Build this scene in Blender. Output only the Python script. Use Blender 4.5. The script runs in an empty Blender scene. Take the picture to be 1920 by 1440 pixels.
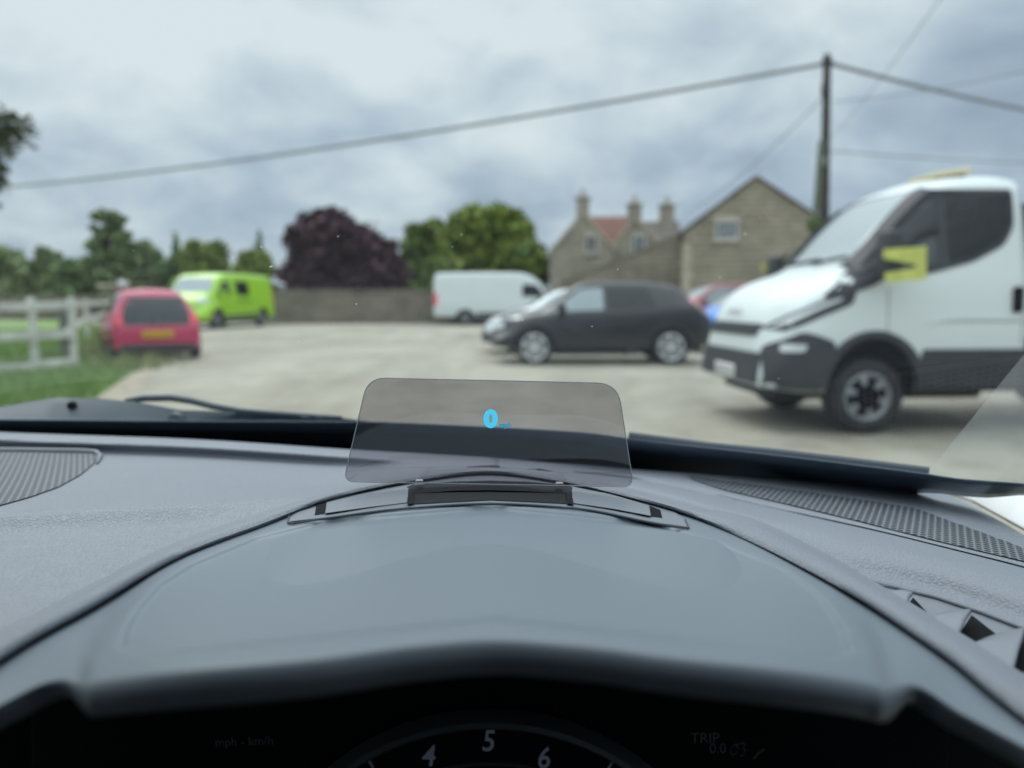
import bpy, bmesh, math, random
from mathutils import Vector, Matrix, geometry
R = math.radians
S = bpy.context.scene
COL = S.collection
random.seed(7)

# ------------------------------------------------------------------ camera
FPX, PITCH, CZ = 1400.0, R(6.398), 1.2
CAM = Vector((0, 0, CZ))
cd = bpy.data.cameras.new('camera'); cam = bpy.data.objects.new('camera', cd); COL.objects.link(cam)
cam.location = CAM; cam.rotation_euler = (R(90) - PITCH, 0, 0)
cd.sensor_width = 36; cd.lens = FPX / 1920 * 36
cd.clip_start = 0.02; cd.clip_end = 3000
cd.dof.use_dof = True; cd.dof.focus_distance = 0.43; cd.dof.aperture_fstop = 5.0; cd.dof.aperture_blades = 0
S.camera = cam

# ------------------------------------------------------------------ sky, sun, exposure
SUN_EL, SUN_AZ = R(52), R(-35)
w = bpy.data.worlds.new("World"); S.world = w; w.use_nodes = True
nt = w.node_tree; nt.nodes.clear()
def N(t, tree=None, **kw):
    n = (tree or nt).nodes.new(t)
    for k, v in kw.items(): setattr(n, k, v)
    return n
def math_node(tree, op, a, b=None, clamp=False):
    n = tree.nodes.new('ShaderNodeMath'); n.operation = op; n.use_clamp = clamp
    for i, v in enumerate((a, b)):
        if v is None: continue
        if isinstance(v, (int, float)): n.inputs[i].default_value = v
        else: tree.links.new(v, n.inputs[i])
    return n.outputs[0]
def ramp(tree, fac, stops, interp='LINEAR'):
    n = tree.nodes.new('ShaderNodeValToRGB'); cr = n.color_ramp; cr.interpolation = interp
    while len(cr.elements) < len(stops): cr.elements.new(0.5)
    for e, (p, c) in zip(cr.elements, stops):
        e.position = p; e.color = (*c, 1) if len(c) == 3 else c
    tree.links.new(fac, n.inputs[0]); return n.outputs[0]
sky = N('ShaderNodeTexSky'); sky.sky_type = 'NISHITA'; sky.sun_disc = False
sky.sun_elevation = SUN_EL; sky.sun_rotation = SUN_AZ
bg1 = N('ShaderNodeBackground'); bg1.inputs[1].default_value = 0.1; nt.links.new(sky.outputs[0], bg1.inputs[0])
tc = N('ShaderNodeTexCoord'); sx = N('ShaderNodeSeparateXYZ'); nt.links.new(tc.outputs['Generated'], sx.inputs[0])
X, Y, Z = sx.outputs
zc = math_node(nt, 'MAXIMUM', Z, 0.0)
den = math_node(nt, 'ADD', zc, 0.42)
cx = N('ShaderNodeCombineXYZ')
nt.links.new(math_node(nt, 'DIVIDE', X, den), cx.inputs[0]); nt.links.new(math_node(nt, 'DIVIDE', Y, den), cx.inputs[1])
def noise(tree, vec, scale, detail=6, rough=.55, dist=0.0, dims='3D'):
    n = tree.nodes.new('ShaderNodeTexNoise'); n.noise_dimensions = dims
    n.inputs['Scale'].default_value = scale; n.inputs['Detail'].default_value = detail
    n.inputs['Roughness'].default_value = rough; n.inputs['Distortion'].default_value = dist
    if vec is not None: tree.links.new(vec, n.inputs['Vector'])
    return n.outputs[0]
n1 = noise(nt, cx.outputs[0], 3.0, 9, .55, .25)
n2 = noise(nt, cx.outputs[0], 1.0, 3, .5, .1)
base = math_node(nt, 'ADD', math_node(nt, 'MULTIPLY', n1, .66), math_node(nt, 'MULTIPLY', n2, .40))
el = math_node(nt, 'MULTIPLY', math_node(nt, 'SUBTRACT', zc, .17), .55)        # brighter with height
lf = math_node(nt, 'MULTIPLY', X, -.10)                                         # brighter to the left
base = math_node(nt, 'ADD', base, math_node(nt, 'ADD', math_node(nt, 'MINIMUM', el, .16), lf))
ccol = ramp(nt, base, [(.36, (.30, .385, .49)), (.46, (.415, .51, .61)), (.54, (.55, .645, .715)), (.65, (.74, .82, .855))])
zen = math_node(nt, 'ADD', 1.0, math_node(nt, 'MULTIPLY', math_node(nt, 'MAXIMUM', math_node(nt, 'SUBTRACT', zc, .36), 0.0), 3.2))
bg2 = N('ShaderNodeBackground'); nt.links.new(ccol, bg2.inputs[0]); nt.links.new(zen, bg2.inputs[1])
mx = N('ShaderNodeMixShader'); mx.inputs[0].default_value = .94
nt.links.new(bg1.outputs[0], mx.inputs[1]); nt.links.new(bg2.outputs[0], mx.inputs[2])
wo = N('ShaderNodeOutputWorld'); nt.links.new(mx.outputs[0], wo.inputs[0])
sd = bpy.data.lights.new('sun', 'SUN'); sd.energy = 0.9; sd.angle = R(40); sd.color = (1, .96, .9)
so = bpy.data.objects.new('sun', sd); COL.objects.link(so)
sdir = Vector((math.sin(SUN_AZ) * math.cos(SUN_EL), math.cos(SUN_AZ) * math.cos(SUN_EL), math.sin(SUN_EL)))
so.rotation_euler = sdir.to_track_quat('Z', 'Y').to_euler()
vs = S.view_settings
S.display_settings.display_device = 'sRGB'; vs.view_transform = 'Standard'; vs.look = 'None'; vs.gamma = 1; vs.exposure = 0.0
S.cycles.use_denoising = True
try: S.cycles.denoiser = 'OPENIMAGEDENOISE'
except Exception: pass
S.cycles.max_bounces = 8; S.cycles.transparent_max_bounces = 16; S.cycles.caustics_reflective = False
S.cycles.caustics_refractive = False; S.cycles.sample_clamp_indirect = 6

# ------------------------------------------------------------------ materials
def mat(name, col, rough=.6, metal=0.0, var=0.0, vscale=8.0, bump=0.0, bscale=60.0, bdist=.002, coat=0.0, spec=.5,
        col2=None, emit=None, estr=1.0):
    m = bpy.data.materials.new(name); m.use_nodes = True; t = m.node_tree; p = t.nodes['Principled BSDF']
    p.inputs['Base Color'].default_value = (*col, 1); p.inputs['Roughness'].default_value = rough
    p.inputs['Metallic'].default_value = metal; p.inputs['Coat Weight'].default_value = coat
    p.inputs['Coat Roughness'].default_value = .06; p.inputs['Specular IOR Level'].default_value = spec
    oc = t.nodes.new('ShaderNodeTexCoord').outputs['Object']
    if var or col2:
        nz = noise(t, oc, vscale, 6, .6)
        c2 = col2 or tuple(c * (1 - var) for c in col); c1 = col if col2 else tuple(min(1, c * (1 + var)) for c in col)
        t.links.new(ramp(t, nz, [(.34, c2), (.66, c1)]), p.inputs['Base Color'])
    if bump:
        b = t.nodes.new('ShaderNodeBump'); b.inputs['Strength'].default_value = bump; b.inputs['Distance'].default_value = bdist
        t.links.new(noise(t, oc, bscale, 3, .6), b.inputs['Height']); t.links.new(b.outputs[0], p.inputs['Normal'])
    if emit:
        p.inputs['Emission Color'].default_value = (*emit, 1); p.inputs['Emission Strength'].default_value = estr
    return m
def leather(name, col, scale, strength, rough=.5):
    m = mat(name, col, rough, var=.04, vscale=6); t = m.node_tree; p = t.nodes['Principled BSDF']
    oc = t.nodes.new('ShaderNodeTexCoord').outputs['Object']
    v = t.nodes.new('ShaderNodeTexVoronoi'); v.feature = 'DISTANCE_TO_EDGE'; v.inputs['Scale'].default_value = scale
    mp = t.nodes.new('ShaderNodeMapping'); mp.inputs['Scale'].default_value = (1, .7, 1); mp.inputs['Rotation'].default_value = (0, 0, .5)
    t.links.new(oc, mp.inputs[0]); t.links.new(mp.outputs[0], v.inputs['Vector'])
    h = math_node(t, 'ADD', math_node(t, 'MULTIPLY', math_node(t, 'MINIMUM', v.outputs[0], .25), 2.0), noise(t, oc, scale * .6, 3, .6))
    b = t.nodes.new('ShaderNodeBump'); b.inputs['Strength'].default_value = strength; b.inputs['Distance'].default_value = .0009
    t.links.new(h, b.inputs['Height']); t.links.new(b.outputs[0], p.inputs['Normal'])
    return m
def perforated(name, col, pitch, hole=.30):
    m = mat(name, col, .5); t = m.node_tree; p = t.nodes['Principled BSDF']
    oc = t.nodes.new('ShaderNodeTexCoord').outputs['Object']
    def vm(op, a, b=None):
        n = t.nodes.new('ShaderNodeVectorMath'); n.operation = op
        for q, v in enumerate((a, b)):
            if v is None: continue
            if isinstance(v, tuple): n.inputs[q].default_value = v
            else: t.links.new(v, n.inputs[q])
        return n
    u = vm('MULTIPLY', oc, (1 / pitch, 1 / pitch, 0)).outputs[0]; dd = []
    for of in ((0, 0, 0), (.5, .866, 0)):
        q = vm('ADD', u, of).outputs[0]; q = vm('MULTIPLY', q, (1, 1 / 1.732, 0)).outputs[0]; q = vm('FRACTION', q).outputs[0]
        q = vm('MULTIPLY', vm('SUBTRACT', q, (.5, .5, 0)).outputs[0], (1, 1.732, 0)).outputs[0]; dd.append(vm('LENGTH', q).outputs['Value'])
    dist = math_node(t, 'MINIMUM', dd[0], dd[1])
    c = ramp(t, dist, [(hole, (.006, .007, .009)), (hole + .06, col)])
    t.links.new(c, p.inputs['Base Color'])
    b = t.nodes.new('ShaderNodeBump'); b.inputs['Strength'].default_value = .6; b.inputs['Distance'].default_value = .0012
    t.links.new(math_node(t, 'MINIMUM', dist, hole + .1), b.inputs['Height']); t.links.new(b.outputs[0], p.inputs['Normal'])
    return m
def glass_pane(name, tint, refl=1.0, rough=0.0, haze=0.0, hazecol=(.8, .85, .9)):
    m = bpy.data.materials.new(name); m.use_nodes = True; t = m.node_tree; t.nodes.clear()
    tr = t.nodes.new('ShaderNodeBsdfTransparent'); tr.inputs[0].default_value = (*tint, 1)
    gl = t.nodes.new('ShaderNodeBsdfGlossy'); gl.inputs['Roughness'].default_value = rough
    fr = t.nodes.new('ShaderNodeFresnel'); fr.inputs[0].default_value = 1.5
    # same fresnel from either side of the thin pane
    geo = t.nodes.new('ShaderNodeLayerWeight'); geo.inputs[0].default_value = .5
    f = math_node(t, 'ADD', .04, math_node(t, 'MULTIPLY', math_node(t, 'POWER', geo.outputs['Facing'], 5.0), .96))
    f = math_node(t, 'MULTIPLY', f, refl, True)
    m1 = t.nodes.new('ShaderNodeMixShader'); t.links.new(f, m1.inputs[0]); t.links.new(tr.outputs[0], m1.inputs[1]); t.links.new(gl.outputs[0], m1.inputs[2])
    out = m1
    if haze:
        df = t.nodes.new('ShaderNodeBsdfDiffuse'); df.inputs[0].default_value = (*hazecol, 1)
        tl = t.nodes.new('ShaderNodeBsdfTranslucent'); tl.inputs[0].default_value = (*hazecol, 1)
        md = t.nodes.new('ShaderNodeMixShader'); t.links.new(df.outputs[0], md.inputs[1]); t.links.new(tl.outputs[0], md.inputs[2])
        m2 = t.nodes.new('ShaderNodeMixShader'); m2.inputs[0].default_value = haze
        t.links.new(m1.outputs[0], m2.inputs[1]); t.links.new(md.outputs[0], m2.inputs[2]); out = m2
    o = t.nodes.new('ShaderNodeOutputMaterial'); t.links.new(out.outputs[0], o.inputs[0])
    return m
def leafmat(name, dark, light, edge=None):
    m = bpy.data.materials.new(name); m.use_nodes = True; t = m.node_tree; p = t.nodes['Principled BSDF']
    g = t.nodes.new('ShaderNodeNewGeometry')
    t.links.new(ramp(t, g.outputs['Random Per Island'], [(0, dark), (1, light)]), p.inputs['Base Color'])
    p.inputs['Roughness'].default_value = .6; p.inputs['Specular IOR Level'].default_value = .25
    return m
def stonemat(name, a, b, mortar, scale):
    m = mat(name, a, .9); t = m.node_tree; p = t.nodes['Principled BSDF']
    oc = t.nodes.new('ShaderNodeTexCoord').outputs['Object']
    mp = t.nodes.new('ShaderNodeMapping'); mp.inputs['Rotation'].default_value = (R(90), 0, 0)
    t.links.new(oc, mp.inputs[0])
    br = t.nodes.new('ShaderNodeTexBrick'); br.inputs['Scale'].default_value = scale
    br.inputs['Color1'].default_value = (*a, 1); br.inputs['Color2'].default_value = (*b, 1); br.inputs['Mortar'].default_value = (*mortar, 1)
    br.inputs['Mortar Size'].default_value = .03; br.inputs['Row Height'].default_value = .22; br.inputs['Brick Width'].default_value = .55
    br.offset_frequency = 2
    t.links.new(mp.outputs[0], br.inputs['Vector'])
    nz = noise(t, oc, .55, 5, .6); nz2 = noise(t, oc, 5, 4, .7)
    mix = t.nodes.new('ShaderNodeMix'); mix.data_type = 'RGBA'; mix.blend_type = 'MULTIPLY'; mix.inputs[0].default_value = 1
    t.links.new(br.outputs[0], mix.inputs[6])
    t.links.new(ramp(t, math_node(t, 'ADD', math_node(t, 'MULTIPLY', nz, .5), math_node(t, 'MULTIPLY', nz2, .5)), [(.35, (.55, .52, .48)), (.62, (1.1, 1.08, 1.02))]), mix.inputs[7])
    t.links.new(mix.outputs[2], p.inputs['Base Color'])
    return m

M = {}
M['dash'] = leather('dash_leather', (.192, .210, .243), 470, .55, .46)
M['dash_smooth'] = mat('dash_smooth', (.192, .210, .243), .5, var=.03, vscale=5)
M['rim'] = leather('rim_leather', (.185, .203, .235), 640, .5, .46)
M['hood'] = mat('hood_plastic', (.150, .180, .212), .41, bump=.12, bscale=1800, bdist=.0002)
M['tray'] = mat('tray_plastic', (.175, .193, .22), .42)
M['black'] = mat('black_plastic', (.005, .006, .008), .7, spec=.08)
M['gloss_black'] = mat('gloss_black', (.008, .009, .012), .5, spec=.08)
M['hinge'] = mat('hinge_plate', (.022, .024, .028), .8, spec=.15, bump=.8, bscale=1500, bdist=.0006)
M['grille'] = perforated('perforated_plastic', (.165, .182, .212), .0050, .35)
M['frit'] = mat('frit', (.07, .10, .14), .3)  # black ceramic lifted to blue-grey: a veil of light put into its colour
M['wiper'] = mat('wiper_black', (.06, .078, .095), .5)
M['wiper_dark'] = mat('wiper_rubber', (.04, .055, .075), .55)
M['scuttle'] = mat('scuttle', (.015, .018, .022), .6)
M['trim_white'] = mat('pillar_trim', (.75, .76, .76), .6)
M['hud'] = glass_pane('smoked_pane', (.575, .55, .575), 3.5, 0, .035, (.55, .62, .72))
M['hud_edge'] = mat('pane_edge', (.30, .32, .34), .3)
M['windscreen'] = glass_pane('windscreen_glass', (.955, .98, .975), .32, 0, .007, (.8, .88, .94))
M['film'] = glass_pane('dust_film', (.95, .97, .96), 0.0, .3, .15, (.84, .86, .85))
M['speck'] = mat('speck', (.8, .82, .84), .7)
M['digit'] = mat('digit', (.0, .3, .5), .5, emit=(.07, .55, .82), estr=.8)
M['digit_dim'] = mat('digit_dim', (.0, .2, .3), .5, emit=(.04, .25, .42), estr=.7)
M['dial'] = mat('dial_face', (.004, .005, .009), .6, spec=.2)
M['ring'] = mat('dial_ring', (.06, .075, .09), .4)
M['numeral'] = mat('numeral', (.6, .64, .8), .6)
M['numeral_dim'] = mat('numeral_dim', (.10, .11, .15), .6)
M['cabin'] = mat('cabin_lining', (.05, .05, .052), .85)
M['tyre'] = mat('tyre', (.018, .019, .022), .75, var=.2)
M['alloy'] = mat('alloy', (.62, .64, .66), .3, .75)
M['steel'] = mat('steel_rim', (.30, .32, .34), .45, .5)
M['well'] = mat('wheel_well', (.010, .011, .013), .9)
M['trimblack'] = mat('trim_black', (.03, .033, .04), .55, var=.15)
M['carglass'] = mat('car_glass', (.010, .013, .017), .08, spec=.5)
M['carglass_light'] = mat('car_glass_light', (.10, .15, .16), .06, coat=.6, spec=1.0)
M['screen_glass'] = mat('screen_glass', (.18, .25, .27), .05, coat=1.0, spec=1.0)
M['lamp_clear'] = mat('lamp_clear', (.62, .66, .68), .15, .3, coat=1.0)
M['lamp_red'] = mat('lamp_red', (.88, .07, .11), .25, coat=.8)
M['plate_y'] = mat('plate_yellow', (.72, .48, .03), .5)
M['plate_w'] = mat('plate_white', (.75, .76, .74), .5)
M['ink'] = mat('ink', (.03, .03, .03), .7)
M['amber'] = mat('amber', (.60, .52, .27), .35, coat=.5)
M['hivis'] = mat('hivis', (.56, .60, .15), .7, var=.15, vscale=12)
M['wood'] = mat('weathered_wood', (.58, .57, .54), .85, var=.25, vscale=3)
M['pole'] = mat('pole_wood', (.055, .045, .038), .85, var=.3, vscale=4)
M['cable'] = mat('cable', (.22, .24, .26), .7)
M['stub'] = mat('stub_green', (.13, .16, .11), .85, var=.3)
M['bark'] = mat('bark', (.07, .06, .05), .95, var=.3, vscale=4)
M['wall'] = stonemat('wall_stone', (.27, .245, .205), (.20, .18, .155), (.14, .125, .11), 1.0)
M['barn'] = stonemat('barn_stone', (.40, .37, .30), (.31, .285, .235), (.26, .24, .20), .8)
M['house'] = stonemat('house_stone', (.43, .41, .35), (.36, .34, .29), (.30, .285, .25), .8)
M['redtile'] = mat('red_tiles', (.20, .10, .08), .85, var=.25, vscale=2.5)
M['greytile'] = mat('grey_tiles', (.16, .14, .125), .9, var=.25, vscale=2.5)
M['dress'] = mat('dressed_stone', (.45, .41, .33), .9, var=.15, vscale=3)
M['winframe'] = mat('window_frame', (.62, .63, .62), .6)
M['pane'] = mat('window_pane', (.12, .15, .17), .1)

# ------------------------------------------------------------------ object helpers
def tag(o, label=None, cat=None, group=None, kind=None):
    if label: o['label'] = label
    if cat: o['category'] = cat
    if group: o['group'] = group
    if kind: o['kind'] = kind
    return o
def thing(name, label, cat, loc=(0, 0, 0), rz=0.0, group=None):
    o = bpy.data.objects.new(name, None); COL.objects.link(o); o.empty_display_size = .2
    o.location = loc; o.rotation_euler = (0, 0, rz)
    return tag(o, label, cat, group)
def obj(name, me, m, parent=None, smooth=35, world=False):
    if isinstance(me, bmesh.types.BMesh):
        bm = me; me = bpy.data.meshes.new(name); bm.to_mesh(me); bm.free()
    if m is not None:
        ix = [p.material_index for p in me.polygons]
        me.materials.clear(); me.materials.append(M[m] if isinstance(m, str) else m)
        if any(ix):
            me.materials.append(M['well']); me.polygons.foreach_set('material_index', ix)
    if smooth is not None:
        for p in me.polygons: p.use_smooth = True
        me.set_sharp_from_angle(angle=R(smooth))
    o = bpy.data.objects.new(name, me); COL.objects.link(o)
    if parent is not None:
        o.parent = parent
        if world: o.matrix_parent_inverse = Matrix.Translation(-parent.location)
    return o
def mesh(verts, faces, name='m', normals=True):
    me = bpy.data.meshes.new(name); me.from_pydata([tuple(v) for v in verts], [], faces); me.update()
    if normals:
        bm = bmesh.new(); bm.from_mesh(me); bmesh.ops.remove_doubles(bm, verts=bm.verts, dist=1e-6)
        bmesh.ops.recalc_face_normals(bm, faces=bm.faces); bm.to_mesh(me); bm.free()
    return me
def join(*ms):
    bm = bmesh.new()
    for m in ms: bm.from_mesh(m)
    me = bpy.data.meshes.new('j'); bm.to_mesh(me); bm.free(); return me
def box(c, s, bev=0.0, rz=0.0, rx=0.0, ry=0.0, seg=2):
    bm = bmesh.new(); bmesh.ops.create_cube(bm, size=1)
    bmesh.ops.scale(bm, vec=s, verts=bm.verts)
    if bev: bmesh.ops.bevel(bm, geom=bm.edges[:] , offset=bev, segments=seg, affect='EDGES', profile=.5)
    bmesh.ops.transform(bm, matrix=Matrix.Translation(c) @ Matrix.Rotation(rz, 4, 'Z') @ Matrix.Rotation(ry, 4, 'Y') @ Matrix.Rotation(rx, 4, 'X'), verts=bm.verts)
    me = bpy.data.meshes.new('b'); bm.to_mesh(me); bm.free(); return me
def tube(pts, rad, n=8, cap=True):
    pts = [Vector(p) for p in pts]; rads = rad if isinstance(rad, (list, tuple)) else [rad] * len(pts)
    V, F = [], []
    for i, p in enumerate(pts):
        d = (pts[min(i + 1, len(pts) - 1)] - pts[max(i - 1, 0)]).normalized()
        a = d.cross(Vector((0, 0, 1)) if abs(d.z) < .95 else Vector((1, 0, 0))).normalized(); b = d.cross(a)
        for k in range(n):
            t = 2 * math.pi * k / n; V.append(p + (a * math.cos(t) + b * math.sin(t)) * rads[i])
    for i in range(len(pts) - 1):
        for k in range(n):
            F.append((i * n + k, i * n + (k + 1) % n, (i + 1) * n + (k + 1) % n, (i + 1) * n + k))
    if cap: F += [tuple(range(n))[::-1], tuple(range((len(pts) - 1) * n, len(pts) * n))]
    return mesh(V, F)
def lathe(prof, n=28, axis='Y'):
    V, F = [], []
    for (r, a) in prof:
        for k in range(n):
            t = 2 * math.pi * k / n; V.append((r * math.cos(t), a, r * math.sin(t)) if axis == 'Y' else (r * math.cos(t), r * math.sin(t), a))
    for i in range(len(prof) - 1):
        for k in range(n): F.append((i * n + k, i * n + (k + 1) % n, (i + 1) * n + (k + 1) % n, (i + 1) * n + k))
    return mesh(V, F)
def xform(me, mt): me.transform(mt); return me
def grid(rows, close=False):
    n = len(rows[0]); V = [v for r in rows for v in r]; F = []
    for i in range(len(rows) - 1):
        for k in range(n - 1): F.append((i * n + k, i * n + k + 1, (i + 1) * n + k + 1, (i + 1) * n + k))
    me = bpy.data.meshes.new('g'); me.from_pydata([tuple(v) for v in V], [], F); me.update(); return me
class Curve:                                     # monotone cubic through (x, value) knots
    def __init__(s, pts):
        s.x = [p[0] for p in pts]; s.y = [p[1] for p in pts]; n = len(pts); s.m = [0.0] * n
        if n > 1:
            dl = [(s.y[i + 1] - s.y[i]) / (s.x[i + 1] - s.x[i]) for i in range(n - 1)]
            s.m[0], s.m[-1] = dl[0], dl[-1]
            for i in range(1, n - 1):
                s.m[i] = 0 if dl[i - 1] * dl[i] <= 0 else 2 * dl[i - 1] * dl[i] / (dl[i - 1] + dl[i])
    def __call__(s, x):
        if len(s.x) == 1 or x <= s.x[0]: return s.y[0]
        if x >= s.x[-1]: return s.y[-1]
        i = 0
        while x > s.x[i + 1]: i += 1
        h = s.x[i + 1] - s.x[i]; t = (x - s.x[i]) / h
        return (s.y[i] * (1 + 2 * t) * (1 - t) ** 2 + s.m[i] * h * t * (1 - t) ** 2 + s.y[i + 1] * t * t * (3 - 2 * t) + s.m[i + 1] * h * t * t * (t - 1))
def densify(poly, step):
    out = []
    for i, a in enumerate(poly):
        b = poly[(i + 1) % len(poly)]; L = math.dist(a, b); n = max(1, int(L / step))
        out += [(a[0] + (b[0] - a[0]) * k / n, a[1] + (b[1] - a[1]) * k / n) for k in range(n)]
    return out
def round_poly(poly, r, n=5):
    out = []; m = len(poly)
    for i in range(m):
        p = Vector(poly[i]); a = Vector(poly[i - 1]) - p; b = Vector(poly[(i + 1) % m]) - p
        rr = r[i] if isinstance(r, (list, tuple)) else r
        k = min(rr, a.length * .45, b.length * .45); s, e = p + a.normalized() * k, p + b.normalized() * k
        for j in range(n + 1):
            t = j / n; q = s * (1 - t) ** 2 + p * 2 * t * (1 - t) + e * t * t; out.append((q.x, q.y))
    return out
def inside(q, P):
    ins = False; j = len(P) - 1
    for i in range(len(P)):
        if (P[i].y > q.y) != (P[j].y > q.y) and q.x < (P[j].x - P[i].x) * (q.y - P[i].y) / (P[j].y - P[i].y) + P[i].x: ins = not ins
        j = i
    return ins
def patch2d(poly, fn, step, o_out, o_in, hole=None):        # a 2-D outline carried onto a surface by fn(a, b, offset), with thickness
    P = [Vector(p) for p in densify(poly, step)]; nb = len(P)
    xs = [p.x for p in P]; ys = [p.y for p in P]; pts = list(P)
    gx = min(xs) + step / 2
    while gx < max(xs):
        gy = min(ys) + step / 2
        while gy < max(ys):
            q = Vector((gx, gy)); ins = False; j = nb - 1
            for i in range(nb):
                if (P[i].y > q.y) != (P[j].y > q.y) and q.x < (P[j].x - P[i].x) * (q.y - P[i].y) / (P[j].y - P[i].y) + P[i].x: ins = not ins
                j = i
            if ins and min((q - p).length for p in P) > step * .45: pts.append(q)
            gy += step
        gx += step
    ed = [(i, (i + 1) % nb) for i in range(nb)]
    if hole:
        Hh = [Vector(p) for p in densify(hole, step)]; k0 = len(P); nh = len(Hh)
        pts = P + Hh + [q for q in pts[nb:] if min((q - p).length for p in Hh) > step * .45]
        ed += [(k0 + i, k0 + (i + 1) % nh) for i in range(nh)]
    vs_, _, fs, _, _, _ = geometry.delaunay_2d_cdt(pts, ed, [list(range(nb))], 1, 1e-7)
    if hole: fs = [f for f in fs if not inside(sum((vs_[i] for i in f), Vector((0, 0))) / len(f), Hh)]
    n = len(vs_); V = [fn(v.x, v.y, o_out) for v in vs_] + [fn(v.x, v.y, o_in) for v in vs_]
    F = []; cnt = {}
    for f in fs:
        F.append(tuple(f)); F.append(tuple(i + n for i in reversed(f)))
        for i in range(len(f)):
            e = (f[i], f[(i + 1) % len(f)]); cnt[e] = 1
    for (a, b) in cnt:
        if (b, a) not in cnt: F.append((b, a, a + n, b + n))
    return mesh(V, F)
def text_mesh(s, size, depth=.0004, shear=0.0, bold=0.0):
    c = bpy.data.curves.new('t', 'FONT'); c.body = s; c.size = size; c.extrude = depth; c.align_x = 'CENTER'; c.align_y = 'CENTER'
    c.shear = shear; c.offset = bold
    o = bpy.data.objects.new('t', c); COL.objects.link(o)
    dg = bpy.context.evaluated_depsgraph_get(); me = bpy.data.meshes.new_from_object(o.evaluated_get(dg))
    bpy.data.objects.remove(o); return me

# picture rays of the driver's viewpoint, used to survey where real points stand
FW = Vector((0, math.cos(PITCH), -math.sin(PITCH))); UPV = Vector((0, math.sin(PITCH), math.cos(PITCH)))
ROLL = math.tan(R(1.0))                           # the car stands leaning one degree to its right
def ray(px, py): return FW + Vector((1, 0, 0)) * ((px - 960) / FPX) + UPV * (-(py - 720) / FPX)
def P(px, py, d): return CAM + ray(px, py) * d
def H(px, py, h):                                 # point on the car's level plane h below the eye
    r = ray(px, py); return CAM + r * (-h / (r.z + ROLL * r.x))
def ground(px, py): r = ray(px, py); return CAM + r * (-CZ / r.z)
def at(px, py, y): r = ray(px, py); return CAM + r * (y / r.y)
def sm(t): t = min(1, max(0, t)); return t * t * (3 - 2 * t)

# ------------------------------------------------------------------ ground
g = bmesh.new(); bmesh.ops.create_grid(g, x_segments=2, y_segments=2, size=900)
gm = mat('yard_concrete', (.50, .48, .42), .9); t = gm.node_tree; p = t.nodes['Principled BSDF']
oc = t.nodes.new('ShaderNodeTexCoord').outputs['Object']
a = noise(t, oc, .22, 5, .6, .4); b = noise(t, oc, 2.2, 6, .65); c = noise(t, oc, 24, 4, .7)
f = math_node(t, 'ADD', math_node(t, 'MULTIPLY', a, .45), math_node(t, 'ADD', math_node(t, 'MULTIPLY', b, .33), math_node(t, 'MULTIPLY', c, .22)))
mp = t.nodes.new('ShaderNodeMapping'); mp.inputs['Scale'].default_value = (.55, .09, 1); mp.inputs['Rotation'].default_value = (0, 0, R(62)); t.links.new(oc, mp.inputs[0])
trk = noise(t, mp.outputs[0], 1.6, 4, .6, .6)
f = math_node(t, 'ADD', f, math_node(t, 'MULTIPLY', math_node(t, 'SUBTRACT', trk, .5), .30))
t.links.new(ramp(t, f, [(.38, (.19, .172, .135)), (.49, (.31, .288, .232)), (.62, (.41, .383, .315))]), p.inputs['Base Color'])
bp = t.nodes.new('ShaderNodeBump'); bp.inputs['Distance'].default_value = .02; bp.inputs['Strength'].default_value = .5
t.links.new(c, bp.inputs['Height']); t.links.new(bp.outputs[0], p.inputs['Normal'])
tag(obj('ground', g, gm, smooth=None), kind='structure')
# grass verge and paddock on the left
def gp(px, py, z=.004): v = ground(px, py); return (v.x, v.y, z)
edge = [(60, 860), (120, 800), (170, 755), (225, 715), (262, 692), (240, 668), (205, 650), (190, 636), (200, 622), (190, 614), (175, 606), (150, 600)]
vp = [gp(*e) for e in edge] + [(-60, 45, .004), (-60, -2, .004), (-3.2, -2, .004)]
gmat = mat('grass_base', (.16, .25, .08), .95, col2=(.22, .31, .11), vscale=.8, bump=.7, bscale=14, bdist=.05)
bm = bmesh.new(); bm.faces.new([bm.verts.new(v) for v in vp]); bmesh.ops.triangulate(bm, faces=bm.faces)
tag(obj('lawn', bm, gmat, smooth=None), kind='structure')
dirt = [gp(e[0] + dx, e[1] + dy, .002) for e, dx, dy in ((edge[1], 60, 10), (edge[2], 55, 8), (edge[3], 48, 4), (edge[4], 30, 2), (edge[5], 22, 2), (edge[6], 14, 0), (edge[7], -25, 0), (edge[5], -60, 10), (edge[3], -60, 0), (edge[1], -60, 0))]
bm = bmesh.new(); bm.faces.new([bm.verts.new(v) for v in dirt]); bmesh.ops.triangulate(bm, faces=bm.faces)
tag(obj('verge_soil', bm, mat('verge_soil', (.34, .30, .235), .95, var=.25, vscale=3), smooth=None), kind='structure')
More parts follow.
